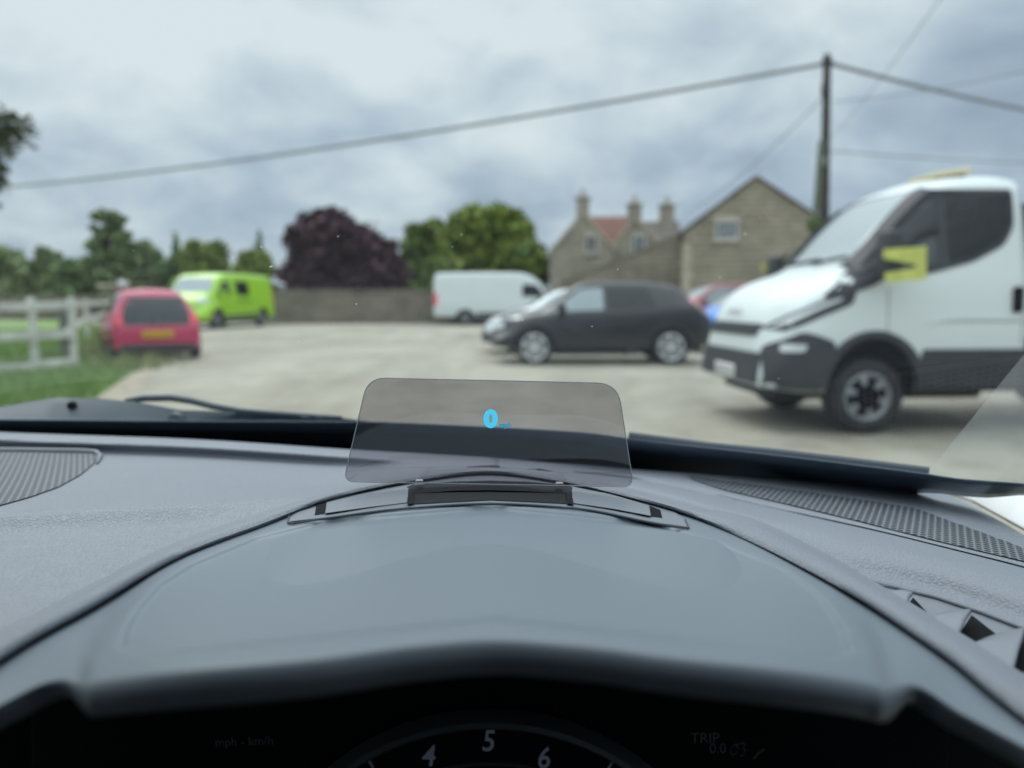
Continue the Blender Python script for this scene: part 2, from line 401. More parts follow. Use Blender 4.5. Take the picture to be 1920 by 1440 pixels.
# grass blades
def blades(n, pick, hmin, hmax, wd):
    V, F = [], []
    for _ in range(n):
        x, y = pick(); a = random.random() * 6.28; hh = random.uniform(hmin, hmax); l = random.uniform(-.5, .5) * hh
        dx, dy = math.cos(a) * wd, math.sin(a) * wd; k = len(V)
        V += [(x - dx, y - dy, .004), (x + dx, y + dy, .004), (x - dy * l / wd, y + dx * l / wd, hh)]; F.append((k, k + 1, k + 2))
    me = bpy.data.meshes.new('bl'); me.from_pydata(V, [], F); return me
epoly = [Vector(v[:2]) for v in vp]
def pick():
    while True:
        y = random.uniform(5, 30); x = random.uniform(-.80, -.45) * y
        if inside(Vector((x, y)), epoly): return x, y
tag(obj('grass', blades(26000, pick, .04, .16, .012), leafmat('grass_blades', (.12, .20, .06), (.28, .39, .15)), smooth=None), kind='stuff')
lf_ = []
for (fx, fy) in ((205, 640), (215, 655), (235, 672), (222, 668), (196, 628), (185, 615), (250, 690)): lf_.append(ground(fx, fy))
def pick2():
    q = random.choice(lf_); return q.x + random.gauss(0, .35), q.y + random.gauss(0, .7)
tag(obj('weeds', blades(1500, pick2, .10, .35, .02), leafmat('weed_blades', (.16, .20, .08), (.38, .38, .19)), smooth=None), kind='stuff')

# ------------------------------------------------------------------ trees
def leaf_cloud(cl, n, size, flat=.6):
    """cl: list of (centre, radius). Many small leaf-clump faces spread through each clump's volume."""
    V, F = [], []; tot = sum(r ** 2 for _, r in cl)
    for c, r in cl:
        for _ in range(int(n * r * r / tot)):
            d = Vector((random.gauss(0, 1), random.gauss(0, 1), random.gauss(0, 1))).normalized() * r * random.random() ** .6 * (random.uniform(1.0, 1.4) if random.random() < .14 else 1)
            q = Vector(c) + Vector((d.x, d.y, d.z * .85)); s = size * random.uniform(.6, 1.4)
            u = Vector((random.gauss(0, 1), random.gauss(0, 1), random.gauss(0, .6))).normalized()
            v = u.cross(Vector((random.gauss(0, 1), random.gauss(0, 1), random.gauss(0, 1)))).normalized()
            k = len(V); V += [q - u * s, q + v * s * flat, q + u * s, q - v * s * flat]; F.append((k, k + 1, k + 2, k + 3))
    me = bpy.data.meshes.new('leaves'); me.from_pydata([tuple(v) for v in V], [], F); return me
def tree(name, label, cat, base, cl, leafm, nleaf, lsize, trunk=.25, group=None, limbs=6, trunkpts=None):
    b = Vector(base); t = thing(name, label, cat, b, 0, group)
    top = max(c[2] for c, r in cl) * .75
    tp = trunkpts or [(0, 0, 0), (.05, 0, top * .35), (-.05, .05, top * .7), (0, 0, top)]
    ms = [tube(tp, [trunk * (1 - .75 * i / (len(tp) - 1)) for i in range(len(tp))], 8)]
    for c, r in random.sample(cl, min(limbs, len(cl))):
        z0 = min(top * random.uniform(.3, .7), c[2]); ms.append(tube([(0, 0, z0), (c[0] * .5, c[1] * .5, (z0 + c[2]) / 2 + .1), c], [trunk * .4, trunk * .25, trunk * .08], 6))
    obj('trunk', join(*ms), 'bark', t)
    obj('crown', leaf_cloud(cl, nleaf, lsize), leafm, t, smooth=None)
    return t
def blob(px0, px1, py_top, py_bot, y, n, jr=.3, shape=None, base_py=None):
    n = int(n * 2.2)
    """clumps filling the outline a tree shows: returns base point and clumps relative to it"""
    cxp = (px0 + px1) / 2; B = at(cxp, 563, y); base = Vector((B.x, y, 0)); sc = y / FPX
    W = (px1 - px0) / 2 * sc; zt = CZ + (563 - py_top) * sc; zb = CZ + (563 - py_bot) * sc; cl = []
    for _ in range(n):
        for _try in range(50):
            x = random.uniform(-1, 1); z = random.random(); yy = random.uniform(-1, 1)
            lim = shape(x) if shape else math.sqrt(max(0, 1 - x * x))
            if z < lim and x * x + yy * yy < 1: break
        r = W * jr * random.uniform(.42, 1.15)
        zz = min(zb + z * (zt - zb), zb + lim * (zt - zb) - r * .55); cl.append(((x * (W - r * .6), yy * (W - r) * .7, max(zb + r * .3, zz)), r))
    return base, cl
LM = dict(copper=leafmat('copper_leaves', (.038, .019, .027), (.12, .055, .072)),
          green=leafmat('green_leaves', (.10, .16, .035), (.32, .39, .09)),
          dark=leafmat('dark_leaves', (.11, .175, .08), (.23, .33, .14)),
          light=leafmat('light_leaves', (.10, .165, .04), (.23, .30, .09)),
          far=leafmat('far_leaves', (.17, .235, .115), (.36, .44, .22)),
          near=leafmat('near_leaves', (.03, .045, .018), (.09, .11, .04)),
          oak=leafmat('oak_leaves', (.12, .18, .085), (.27, .35, .16)))
b, c = blob(514, 772, 407, 545, 46, 70, .24, lambda x: (1.0 if -.62 < x < -.02 else .84) * (1 - abs(x) ** 3.5 * .75))
tree('copper_beech', 'dark purple leaved tree above the stone wall', 'tree', b, c, LM['copper'], 26000, .26)
b, c = blob(806, 1026, 398, 545, 50, 75, .25, lambda x: 1 - abs(x) ** 3 * .6)
tree('broadleaf_tree', 'large rounded green tree behind the white panel van', 'tree', b, c, LM['green'], 26000, .28)
b, c = blob(745, 862, 418, 548, 52, 34, .32, lambda x: 1 - abs(x) ** 2.5 * .6)
tree('broadleaf_tree', 'light green tree between the purple tree and the large rounded tree', 'tree', b, c, LM['light'], 12000, .26)
b, c = blob(975, 1032, 452, 550, 55, 16, .4)
tree('broadleaf_tree', 'dark reddish tree just left of the stone farmhouse', 'tree', b, c, LM['copper'], 3500, .22)
b, c = blob(785, 850, 488, 548, 44, 14, .4)
tree('shrub', 'pale green bush above the wall beside the white panel van', 'shrub', b, c, LM['light'], 3000, .18, .08)
hg = 'trees in the far row beyond the paddock'
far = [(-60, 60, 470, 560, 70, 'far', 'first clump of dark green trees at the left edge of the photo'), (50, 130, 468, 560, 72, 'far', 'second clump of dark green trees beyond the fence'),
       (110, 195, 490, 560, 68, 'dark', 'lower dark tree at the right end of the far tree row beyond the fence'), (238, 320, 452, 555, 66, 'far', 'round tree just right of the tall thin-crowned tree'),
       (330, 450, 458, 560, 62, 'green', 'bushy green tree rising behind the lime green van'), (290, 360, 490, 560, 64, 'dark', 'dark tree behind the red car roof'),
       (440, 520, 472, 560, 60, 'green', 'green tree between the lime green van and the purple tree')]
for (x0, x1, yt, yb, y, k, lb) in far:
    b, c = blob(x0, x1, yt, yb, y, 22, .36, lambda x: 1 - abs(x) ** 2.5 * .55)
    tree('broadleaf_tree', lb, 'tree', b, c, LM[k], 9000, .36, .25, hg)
b, c = blob(155, 262, 402, 520, 60, 30, .22, lambda x: 1 - abs(x - .1) ** 2 * .8)
tree('oak_tree', 'tall thin-crowned tree with bare trunk left of the red car', 'tree', b, c, LM['oak'], 9000, .26, .55, None, 12, [(-.2, 0, 0), (.25, 0, 2.2), (.05, 0, 4.6), (-.1, 0, 6.6)])
for (px, yt, y, lb) in ((335, 440, 66, 'narrow dark conifer left of the bushy green tree'), (490, 438, 64, 'narrow pointed conifer next to the purple tree')):
    B = at(px, 563, y); hh = CZ + (563 - yt) * y / FPX; cl = [((0, 0, 1 + (hh - 1) * i / 12), (1 - i / 13) * 1.05 + .12) for i in range(13)]
    tree('conifer', lb, 'tree', (B.x, y, 0), cl, LM['dark'], 2600, .2, .15, 'conifers in the far row')
# the near tree whose branch tips reach into the left of the picture
cl = []
for (px, py, r) in ((-5, 235, .42), (8, 250, .30), (-10, 290, .42), (-20, 345, .35), (-25, 380, .3), (-40, 180, .3), (-80, 240, .7), (-90, 330, .7), (-170, 250, .9), (-180, 380, .8), (-260, 200, 1.0), (-270, 330, 1.0), (-340, 270, 1.1), (-330, 120, 1.0), (-200, 120, .8)):
    v = at(px, py, 13.0) - Vector((at(-300, 563, 13).x, 13, 0)); cl.append(((v.x, random.uniform(-.4, .4), v.z), r))
B = at(-300, 563, 13)
tree('ash_tree', 'near tree whose leafy branch ends hang in at the left edge', 'tree', (B.x, 13, 0), cl, LM['near'], 11000, .075, .22, None, 12)

# ------------------------------------------------------------------ stone walls
def stone_wall(name, label, a, b, h, th, mname='wall'):
    a, b = Vector((a[0], a[1], 0)), Vector((b[0], b[1], 0)); d = b - a; L = d.length; n = max(2, int(L / .35))
    V, F = [], []; rows = []
    nx = Vector((-d.y, d.x, 0)).normalized()
    for i in range(n + 1):
        q = d * (i / n); top = h + random.uniform(-.05, .05)
        rows.append([q - nx * th / 2, q - nx * (th / 2 - .02 + random.uniform(-.02, .02)) + Vector((0, 0, h * .5)), q - nx * th * .42 + Vector((0, 0, top - .05)), q + Vector((0, 0, top)), q + nx * th * .42 + Vector((0, 0, top - .05)), q + nx * th / 2])
    me = grid(rows); bm = bmesh.new(); bm.from_mesh(me)
    bmesh.ops.holes_fill(bm, edges=bm.edges); bmesh.ops.recalc_face_normals(bm, faces=bm.faces)
    t = thing(name, label, 'wall', a)
    obj('stonework', bm, mname, t, 40)
    cp = [];
    for i in range(int(L / .55)):
        q = d * ((i + .5) / int(L / .55)); cp.append(box(q + Vector((0, 0, h + .04)), (.5 + random.uniform(-.06, .04), th * .95, .12), .03, math.atan2(d.y, d.x) + random.uniform(-.04, .04), random.uniform(-.05, .05), random.uniform(-.05, .05), 1))
    obj('coping', join(*cp), mname, t, 40)
    return t
a = ground(500, 607); b = ground(1100, 613)
stone_wall('stone_wall', 'long grey-brown stone wall between the green van and white van', (-12.6, 38.6), (9.5, 39.4), 1.62, .5)
stone_wall('stone_wall', 'low far stone wall behind the fence and red car', (-40, 50), (-12.9, 41), 1.35, .5)
v = at(214, 563, 40); t = thing('gate_pier', 'square stone pier at the end of the wall behind the red car', 'pier', (v.x, 40, 0))
obj('pier_block', box((0, 0, .95), (1.1, .8, 1.9), .06), 'wall', t); obj('pier_cap', box((0, 0, 1.97), (1.3, 1.0, .16), .05), 'dress', t)

# ------------------------------------------------------------------ farm buildings
def prism(prof, y0, y1):                           # x-z outline run along y
    n = len(prof); V = [(x, y0, z) for x, z in prof] + [(x, y1, z) for x, z in prof]
    F = [tuple(range(n)), tuple(range(2 * n - 1, n - 1, -1))] + [(i, i + n, (i + 1) % n + n, (i + 1) % n) for i in range(n)]
    return mesh(V, F)
def slope(x0, z0, x1, z1, y0, y1, th=.09):         # a roof slab over one slope
    d = Vector((x1 - x0, 0, z1 - z0)).normalized(); nn = Vector((-d.z, 0, d.x)); nn = nn if nn.z > 0 else -nn
    pr = [(x0, z0), (x1, z1), (x1 + nn.x * th, z1 + nn.z * th), (x0 + nn.x * th, z0 + nn.z * th)]
    return prism(pr, y0, y1)
def window(t, x, y, z, wd, hh, nx=2, nz=2, par=None):
    f = [box((x, y, z + s * hh / 2), (wd + .1, .08, .08), .01) for s in (-1, 1)] + [box((x + s * wd / 2, y + .002, z), (.08, .076, hh - .082), .01) for s in (-1, 1)]
    f += [box((x - wd / 2 + wd * i / nx, y + .004, z), (.05, .06, hh - .09), 0) for i in range(1, nx)]
    f += [box((x, y + .008, z - hh / 2 + hh * i / nz), (wd - .09, .04, .035), 0) for i in range(1, nz)]
    o = obj('window', join(*f), 'winframe', t, None)
    obj('pane', box((x, y + .03, z), (wd, .02, hh)), 'pane', o, None)
    obj('sill', box((x, y - .05, z - hh / 2 - .12), (wd + .3, .16, .13), .01), 'dress', o, None)
    obj('lintel', box((x, y + .01, z + hh / 2 + .17), (wd + .35, .1, .22), .01), 'dress', o, None)
    return o
def Xat(px, y): return at(px, 563, y).x
def Zat(py, y): return at(960, py, y).z
# barn with its gable to the yard
yB = 38.0; bx0, bx1, bxa = Xat(1281, yB), Xat(1535, yB), Xat(1410, yB); za, ze, ze2 = Zat(334, yB), Zat(434, yB), Zat(425, yB)
t = thing('stone_barn', 'stone barn with a plain gable and one small window', 'barn', (bxa, yB, 0), R(-15))
pr = [(bx0 - bxa, 0), (bx1 - bxa, 0), (bx1 - bxa, ze2), (0, za), (bx0 - bxa, ze)]
obj('wall', prism(pr, 0, 11), 'barn', t, None)
obj('roof', join(slope(bx0 - bxa - .25, ze - .12, 0, za + .05, -.14, 11.2), slope(bx1 - bxa + .25, ze2 - .1, 0.002, za + .045, -.135, 11.19)), 'greytile', t, None)
window(t, Xat(1361, yB) - bxa, -.03, Zat(430, yB), 1.05, .85, 3, 2)
obj('quoin', join(*[box((bx0 - bxa + .2 + .05 * (i % 2), -.02, .25 + .45 * i), (.42 + .1 * (i % 2), .12, .42), .02) for i in range(9)]), 'dress', t, None)
# lean-to outhouse in front of the farmhouse
yL = 42.0; lx0, lx1 = Xat(1062, yL), Xat(1279, yL); z0, z1 = Zat(528, yL), Zat(437, yL)
t = thing('lean_to', 'stone lean-to with a long sloping top between farmhouse and barn', 'outhouse', (lx0, yL, 0), R(-7))
obj('wall', prism([(0, 0), (lx1 - lx0, 0), (lx1 - lx0, z1), (0, z0)], 0, 3.5), 'barn', t, None)
obj('roof', slope(-.3, z0 - .12, lx1 - lx0 + .05, z1 + .02, -.08, 3.6, .07), 'barn', t, None)
# farmhouse: two projecting gables with stacks on their points
yH = 48.0; hx = Xat(1090, yH)
t = thing('farmhouse', 'pale stone farmhouse with two gables, three chimneys and red-brown roof', 'house', (hx, yH, 0), R(-4))
gables = []; roofs_r = []; roofs_g = []
def gable(pc, pl, prr, ya, yl, yr_, y0):
    c, l, r = Xat(pc, yH) - hx, Xat(pl, yH) - hx, Xat(prr, yH) - hx; A, L, Rr = Zat(ya, yH), Zat(yl, yH), Zat(yr_, yH)
    gables.append(prism([(l, 0), (r, 0), (r, Rr), (c, A), (l, L)], y0, y0 + 6))
    cop = join(slope(l - .1, L - .08, c, A + .05, y0 - .12, y0 + .3, .14), slope(r + .1, Rr - .08, c + .002, A + .045, y0 - .115, y0 + .295, .14))
    return c, A, l, L, r, Rr, cop
c1, A1, l1, L1, r1, R1, k1 = gable(1091, 1030, 1150, 403, 476, 470, 0)
c2, A2, l2, L2, r2, R2, k2 = gable(1187, 1141, 1238, 413, 470, 468, .25)
xr = Xat(1278, yH) - hx; zr = Zat(409, 51)
obj('wall', join(*gables, prism([(r1 - 1, 0), (xr, 0), (xr, Zat(470, yH)), (r1 - 1, Zat(470, yH))], .6, 6.2)), 'house', t, None)
obj('coping', join(k1, k2), 'dress', t, None)
def quad_roof(xa, xb, za_, zb_, ya, yb, th=.14):
    V = [(xa, ya, za_), (xb, ya, za_), (xb, yb, zb_), (xa, yb, zb_)]; V += [(x, y, z + th) for x, y, z in V]
    return mesh(V, [(0, 1, 2, 3), (7, 6, 5, 4), (0, 4, 5, 1), (1, 5, 6, 2), (2, 6, 7, 3), (3, 7, 4, 0)])
zb = Zat(468, yH)
obj('roof', quad_roof(c1 + .2, c2 - .1, zb - .4, zr, .45, 3.4), 'redtile', t, None)
obj('roof', quad_roof(c2 + .02, xr + .1, zb - .4, zr - .35, .45, 3.3), 'greytile', t, None)
for (cxx, A, yy, wd, hh) in ((c1, A1, .35, .8, 1.15), (c2, A2, .6, .85, 1.1), (Xat(1257, yH) - hx, zr - .5, 3.2, .95, 1.4)):
    o = obj('chimney', join(box((cxx, yy, A + hh * .4), (wd, .7, hh), .02), box((cxx, yy, A + hh * .92), (wd + .16, .86, .14), .02)), 'house', t, None)
    obj('chimney_pot', join(lathe([(.17, A + hh * .9), (.20, A + hh * .95), (.13, A + hh + .35), (.17, A + hh + .45), (.11, A + hh + .45)], 12, 'Z')), 'dress', o).location = (cxx, yy, 0)
for (pxw, pyw, y0) in ((1108, 458, -.02), (1196, 458, .22)):
    window(t, Xat(pxw, yH) - hx, y0, Zat(pyw, yH), .75, 1.0, 2, 2)
# a low red tiled roof end showing right of the barn base, behind parked cars
# ------------------------------------------------------------------ fence
fp = [(-14.0, 9.2), (-9.0, 11.3), (ground(67, 697).x, ground(67, 697).y), (ground(141, 689).x, ground(141, 689).y)]
t = thing('paddock_fence', 'weathered pale three-rail timber fence in the grass at the left', 'fence', (fp[2][0], fp[2][1], 0))
o0 = Vector((fp[2][0], fp[2][1], 0))
back = [(ground(141, 689).x - .1, ground(141, 689).y), (at(160, 563, 24).x, 24), (at(205, 563, 36).x, 36)]
for (x, y) in fp + back[1:]:
    hh = 1.25; obj('post', box(Vector((x, y, hh / 2)) - o0, (.10, .10, hh), .012), 'wood', t, None)
v = ground(128, 672); obj('post', box(Vector((v.x, v.y, .55)) - o0, (.2, .2, 1.1), .02), mat('old_post', (.20, .20, .20), .9, var=.25), t, None)
def rail(a, b, za_, zb_):
    a = Vector((a[0], a[1] - .085, za_)) - o0; b = Vector((b[0], b[1] - .085, zb_)) - o0; d = b - a
    return box((a + b) / 2, (d.length + .1, .045, .14), .01, math.atan2(d.y, d.x), 0, -math.atan2(d.z, d.xy.length))
for zz in (1.10, .60, .10):
    for i in range(3): obj('rail', rail(fp[i], fp[i + 1], zz + random.uniform(-.02, .02), zz + random.uniform(-.02, .02)), 'wood', t, None)
    for i in range(2):
        if zz > .5: obj('rail', rail(back[i], back[i + 1], zz, zz), 'wood', t, None)

# ------------------------------------------------------------------ pole and wires
yP = 20.6; pb = Vector((at(1545, 563, yP).x, yP, 0)); pt = at(1551, 103, yP)
t = thing('utility_pole', 'tall dark timber utility pole behind the white truck', 'utility pole', pb)
tp = pt - pb
obj('pole', tube([(0, 0, 0), tp * .5, tp], [.15, .125, .10], 12), 'pole', t)
zt = lambda py: at(1550, py, yP).z
obj('insulator_bracket', box((tp.x, 0, zt(118)), (.34, .1, .09), .01), 'trimblack', t)
obj('fuse_box', box((tp.x - .02, -.05, zt(168)), (.2, .16, .35), .02), 'trimblack', t)
obj('junction_box', box((-.2, -.02, zt(278)), (.2, .2, .36), .02), 'trimblack', t)
obj('junction_box', box((-.2, -.03, zt(302)), (.2, .16, .25), .02), mat('grey_box', (.35, .37, .38), .6), t)
v = at(1511, 563, yP - .3)
t = thing('stay_post', 'slim grey-green post with ivy standing left of the tall utility pole', 'post', (v.x, yP - .3, 0))
obj('post', tube([(0, 0, 0), (.14, 0, 3), (.25, .05, zt(268))], [.10, .085, .075], 10), 'stub', t)
obj('ivy', leaf_cloud([((.13 + random.uniform(-.08, .08), 0, z), random.uniform(.12, .3)) for z in (1.8, 2.1, 2.4, 2.7, 3.0, 3.2)], 700, .07), LM['light'], t, smooth=None)
def wire(lbl, a, b, sag, r):
    a, b = Vector(a), Vector(b); n = 40
    pts = [a.lerp(b, i / n) - Vector((0, 0, sag * 4 * (i / n) * (1 - i / n))) for i in range(n + 1)]
    m_ = a.lerp(b, .5); o = obj('overhead_wire', xform(tube(pts, r, 6), Matrix.Translation(-m_)), 'cable'); o.location = m_
    tag(o, lbl, 'wire', 'wires on the utility pole')
top = at(1546, 120, yP)
wire('thick overhead cable crossing the whole sky to the left of the pole', at(1543, 120, yP - .02), at(-350, 372, 46), .75, .055)
wire('thick overhead cable running from the pole top down to the right edge', at(1560, 120, yP), at(2300, 262, 27), .25, .055)
wire('thin overhead wire rising from the pole towards the right edge', at(1562, 191, yP), at(2300, 30, 15), .25, 0.013)
wire('thin level overhead wire at the height of the grey box on the pole', at(1560, 283, yP), at(2300, 309, 24), .15, 0.018)
wire('thin overhead wire slanting down from the pole to the stone house', at(1540, 185, yP), at(1285, 400, 40), .35, 0.016)
wire('thin overhead wire leaving the pole top steeply up to the right', at(1556, 260, yP), at(1790, -40, 9), .1, 0.007)

# ------------------------------------------------------------------ vehicles
class Loft:
    def __init__(s, x0, x1, **k):
        s.x0, s.x1 = x0, x1; s.redge = k.pop('redge', .055); s.c = {n: (v if callable(v) else Curve(v)) for n, v in k.items()}; s.cache = {}
    def sec(s, x):
        key = round(x, 4)
        if key in s.cache: return s.cache[key]
        g = lambda n: s.c[n](x)
        top, sill = g('top'), g('sill'); belt = min(g('belt'), top - .07); wm, wb, wr = g('wm'), g('wb'), g('wr')
        zm = sill + (belt - sill) * .58; re = min(s.redge, (top - belt) * .45)
        pts = [(0, top), (wr * .72, top - re * .22), (wr, top - re), (wb, belt), (wm, zm), (wm * .985, sill + .12 * (belt - sill) + .03), (wm * .9, sill), (0, sill)]
        P_ = [Vector(p) for p in pts]; out = []; n = 6
        for i in range(len(P_) - 1):
            p0 = P_[i - 1] if i else Vector((-P_[1].x, P_[1].y)); p1, p2 = P_[i], P_[i + 1]; p3 = P_[i + 2] if i + 2 < len(P_) else P_[i + 1]
            for k in range(n):
                t = k / n
                if i in (6,): q = p1.lerp(p2, t)
                else:
                    tt = .35; m1 = (p2 - p0) * tt; m2 = (p3 - p1) * tt
                    q = p1 * (2 * t ** 3 - 3 * t ** 2 + 1) + m1 * (t ** 3 - 2 * t ** 2 + t) + p2 * (-2 * t ** 3 + 3 * t ** 2) + m2 * (t ** 3 - t ** 2)
                out.append((max(0, q.x), q.y))
        out.append((0, sill)); s.cache[key] = out; return out
    def topz(s, x, y):
        sc = s.sec(x); y = abs(y)
        for i in range(len(sc) - 1):
            if sc[i][0] <= y <= sc[i + 1][0]:
                d = sc[i + 1][0] - sc[i][0]; return sc[i][1] + (sc[i + 1][1] - sc[i][1]) * ((y - sc[i][0]) / d if d else 0)
        return -1
    def sidey(s, x, z):
        sc = s.sec(x); best = 0
        for i in range(12, len(sc) - 6):
            a, b = sc[i], sc[i + 1]
            if min(a[1], b[1]) <= z <= max(a[1], b[1]) and a[1] != b[1]: best = max(best, a[0] + (b[0] - a[0]) * (z - a[1]) / (b[1] - a[1]))
        return best if best else (sc[12][0] if z > sc[12][1] else sc[-7][0])
    def endx(s, y, z, e):
        L = s.x1 - s.x0; n = 160; xe = s.x1 if e > 0 else s.x0
        f = lambda x: s.topz(x, y) >= z
        if f(xe): return xe
        for i in range(1, n):
            x = xe - e * L * i / n
            if f(x):
                a, b = x + e * L / n, x
                for _ in range(12):
                    m = (a + b) / 2
                    if f(m): b = m
                    else: a = m
                return b
        return xe
    def body(s, n=46, extra=()):
        xs = sorted(set([s.x0 + (s.x1 - s.x0) * i / n for i in range(n + 1)] + [x for c in s.c.values() if isinstance(c, Curve) for x in c.x if s.x0 < x < s.x1] + list(extra)))
        xs = [x for i, x in enumerate(xs) if i == 0 or x - xs[i - 1] > .004]
        rings = []
        for x in xs:
            sc = s.sec(x); rings.append([(x, y, z) for y, z in sc] + [(x, -y, z) for y, z in sc[-2:0:-1]])
        m = len(rings[0]); V = [v for r in rings for v in r]; F = []
        for i in range(len(rings) - 1):
            for k in range(m): F.append((i * m + k, i * m + (k + 1) % m, (i + 1) * m + (k + 1) % m, (i + 1) * m + k))
        for i, xx in ((0, xs[0]), (len(rings) - 1, xs[-1])):
            zc_ = sum(r[2] for r in rings[i]) / m; V.append((xx, 0, zc_)); c = len(V) - 1
            for k in range(m): F.append((i * m + k, i * m + (k + 1) % m, c))
        return mesh(V, F)
    def side(s, poly, sd=1, off=.006, th=.012, step=.09, hole=None):
        return patch2d(poly, lambda a, b, o: Vector((a, sd * (s.sidey(a, b) + o), b)), step, off, off - th, hole)
    def end(s, poly, e=1, off=.006, th=.012, step=.09):
        return patch2d(poly, lambda a, b, o: Vector((s.endx(a, b, e) + e * o, a, b + (o * .5 if b < s.topz(s.x1 if e > 0 else s.x0, a) * 0 else 0))), step, off, off - th)
    def top(s, poly, off=.006, th=.012, step=.09):
        return patch2d(poly, lambda a, b, o: Vector((a, b, s.topz(a, b) + o)), step, off, off - th)
def cut(me, cyls):
    o = bpy.data.objects.new('tmp', me); COL.objects.link(o); tmp = [o]
    for (x, y, z, r, wd) in cyls:
        bm = bmesh.new(); bmesh.ops.create_cone(bm, cap_ends=True, segments=32, radius1=r, radius2=r, depth=wd, matrix=Matrix.Translation((x, y, z)) @ Matrix.Rotation(R(90), 4, 'X'))
        cm = bpy.data.meshes.new('c'); bm.to_mesh(cm); bm.free(); c = bpy.data.objects.new('tmpc', cm); COL.objects.link(c); tmp.append(c)
        md = o.modifiers.new('b', 'BOOLEAN'); md.object = c; md.operation = 'DIFFERENCE'; md.solver = 'EXACT'
    dg = bpy.context.evaluated_depsgraph_get(); res = bpy.data.meshes.new_from_object(o.evaluated_get(dg))
    for q in tmp: bpy.data.objects.remove(q)
    for p_ in res.polygons:
        c_ = p_.center
        for (x, y, z, r_, wd) in cyls:
            if abs(math.hypot(c_.x - x, c_.z - z)) < r_ * 1.002 and abs(c_.y - y) < wd / 2 + .002: p_.material_index = 1
    return res
def wheel_meshes(r, wd, rr, spokes=5, dish=.03, sw=.11):
    ty = lathe([(rr, -wd * .42), (rr + .02, -wd / 2), (r - .05, -wd / 2 - .005), (r - .015, -wd * .46), (r, -wd * .36), (r, wd * .36), (r - .015, wd * .46), (r - .05, wd / 2 + .005), (rr + .02, wd / 2), (rr, wd * .42), (rr - .03, wd * .0), (.02, -wd * .02)], 36)
    rim = [lathe([(rr + .004, wd * .44), (rr - .012, wd * .47), (rr - .03, wd * .40), (rr - .035, wd * .05)], 36), lathe([(0.001, wd * .42), (.045, wd * .41), (.065, wd * .36), (.07, wd * .1)], 20)]
    for k in range(spokes):
        a = 2 * math.pi * k / spokes + .3; L = rr - .03
        m = box((L / 2 + .02, wd * .36, 0), (L, .03, sw), .012); xform(m, Matrix.Rotation(-a, 4, 'Y')); rim.append(m)
    return ty, join(*rim)
def add_wheels(t, pos, r, wd, rr, rimmat='alloy', **k):
    ty, rm = wheel_meshes(r, wd, rr, **k); first = None
    for (x, y) in pos:
        if first is None:
            o = obj('wheel', ty, 'tyre', t); q = obj('rim', rm, rimmat, o); first = (o, q)
        else:
            o = first[0].copy(); COL.objects.link(o); o.parent = t; q = first[1].copy(); COL.objects.link(q); q.parent = o
        o.location = (x, y, r); o.rotation_euler = (0, 0, 0 if y > 0 else math.pi)
def plate(t, x, y, z, wd, hh, e, m, parent=None, skew=0.0):
    o = obj('number_plate', box((x, y, z), (.02, wd, hh), .006), m, parent or t)
    for i in range(7):
        obj('plate_letter', box((x + e * .011, y + (i - 3) * wd * .125 + (.016 if i > 3 else -.016) * wd, z), (.004, wd * .05, hh * .5), 0), 'ink', o, None)
    return o
def frame_at(p, head):                              # heading as an angle about Z
    return (p[0], p[1], 0), head

# --- red city car, seen from behind
v = ground(297, 676); los = math.atan2(v.y, v.x); hd = los + R(7)
L = Loft(-1.70, 1.72, redge=.13,
         top=[(-1.70, .70), (-1.68, .74), (-1.60, .98), (-1.47, 1.27), (-1.36, 1.385), (-.9, 1.435), (0, 1.45), (.45, 1.40), (1.05, .98), (1.5, .82), (1.66, .68), (1.72, .52)],
         sill=[(-1.7, .24), (-1.2, .22), (1.4, .22), (1.72, .28)], belt=[(-1.7, .66), (-1.6, .90), (-1.0, .92), (0, .88), (.9, .84), (1.72, .5)],
         wm=[(-1.70, .735), (-1.6, .80), (-1.1, .83), (1.0, .82), (1.5, .75), (1.72, .6)], wb=[(-1.70, .71), (-1.5, .76), (0, .77), (1.1, .73), (1.72, .5)],
         wr=[(-1.70, .66), (-1.6, .64), (-1.40, .56), (0, .56), (.5, .57), (1.1, .62), (1.72, .42)])
M['red'] = mat('red_paint', (.52, .050, .125), .32, coat=.3, var=.05, vscale=2)
fwd = Vector((math.cos(hd), math.sin(hd), 0)); org = Vector((v.x, v.y, 0)) + fwd * 1.55
t = thing('hatchback', 'small red hatchback seen from behind with a yellow number plate', 'car', org, hd)
WX = [(-1.17, .74), (-1.17, -.74), (1.17, .74), (1.17, -.74)]
obj('body', cut(L.body(), [(x, math.copysign(.9, y), .29, .33, .5) for x, y in WX]), 'red', t, 40)
obj('rear_window', L.end(round_poly([(-.60, .715), (.60, .715), (.605, .95), (.50, 1.27), (-.50, 1.27), (-.605, .95)], .06), -1, .008, .014), mat('tailgate_glass', (.02, .028, .032), .12, coat=.2), t)
for sd in (1, -1):
    obj('tail_lamp', join(L.end(round_poly([(sd * .60, .76), (sd * .755, .74), (sd * .74, .98), (sd * .615, 1.0)], .03), -1, .012, .03), L.side(round_poly([(-1.66, .72), (-1.46, .76), (-1.52, .98), (-1.60, .96)], .03), sd, .008, .02)), 'lamp_red', t)
    obj('door_window', L.side(round_poly([(-1.05, .96), (.55, .93), (.35, 1.30), (-.85, 1.32)], .06), sd), 'carglass', t)
    obj('mirror', box((.62, sd * .93, .98), (.16, .2, .13), .04), 'trimblack', t)
plate(t, -1.718, 0, .53, .56, .13, -1, 'plate_y')
bb = obj('bumper', L.end(round_poly([(-.70, .25), (.70, .25), (.68, .345), (-.68, .345)], .03), -1, .02, .03), 'trimblack', t)
obj('badge', lathe([(.001, 0), (.06, .004), (.075, .012), (.06, .016), (.001, .014)], 16), 'alloy', t).location = (-1.70, 0, .79)
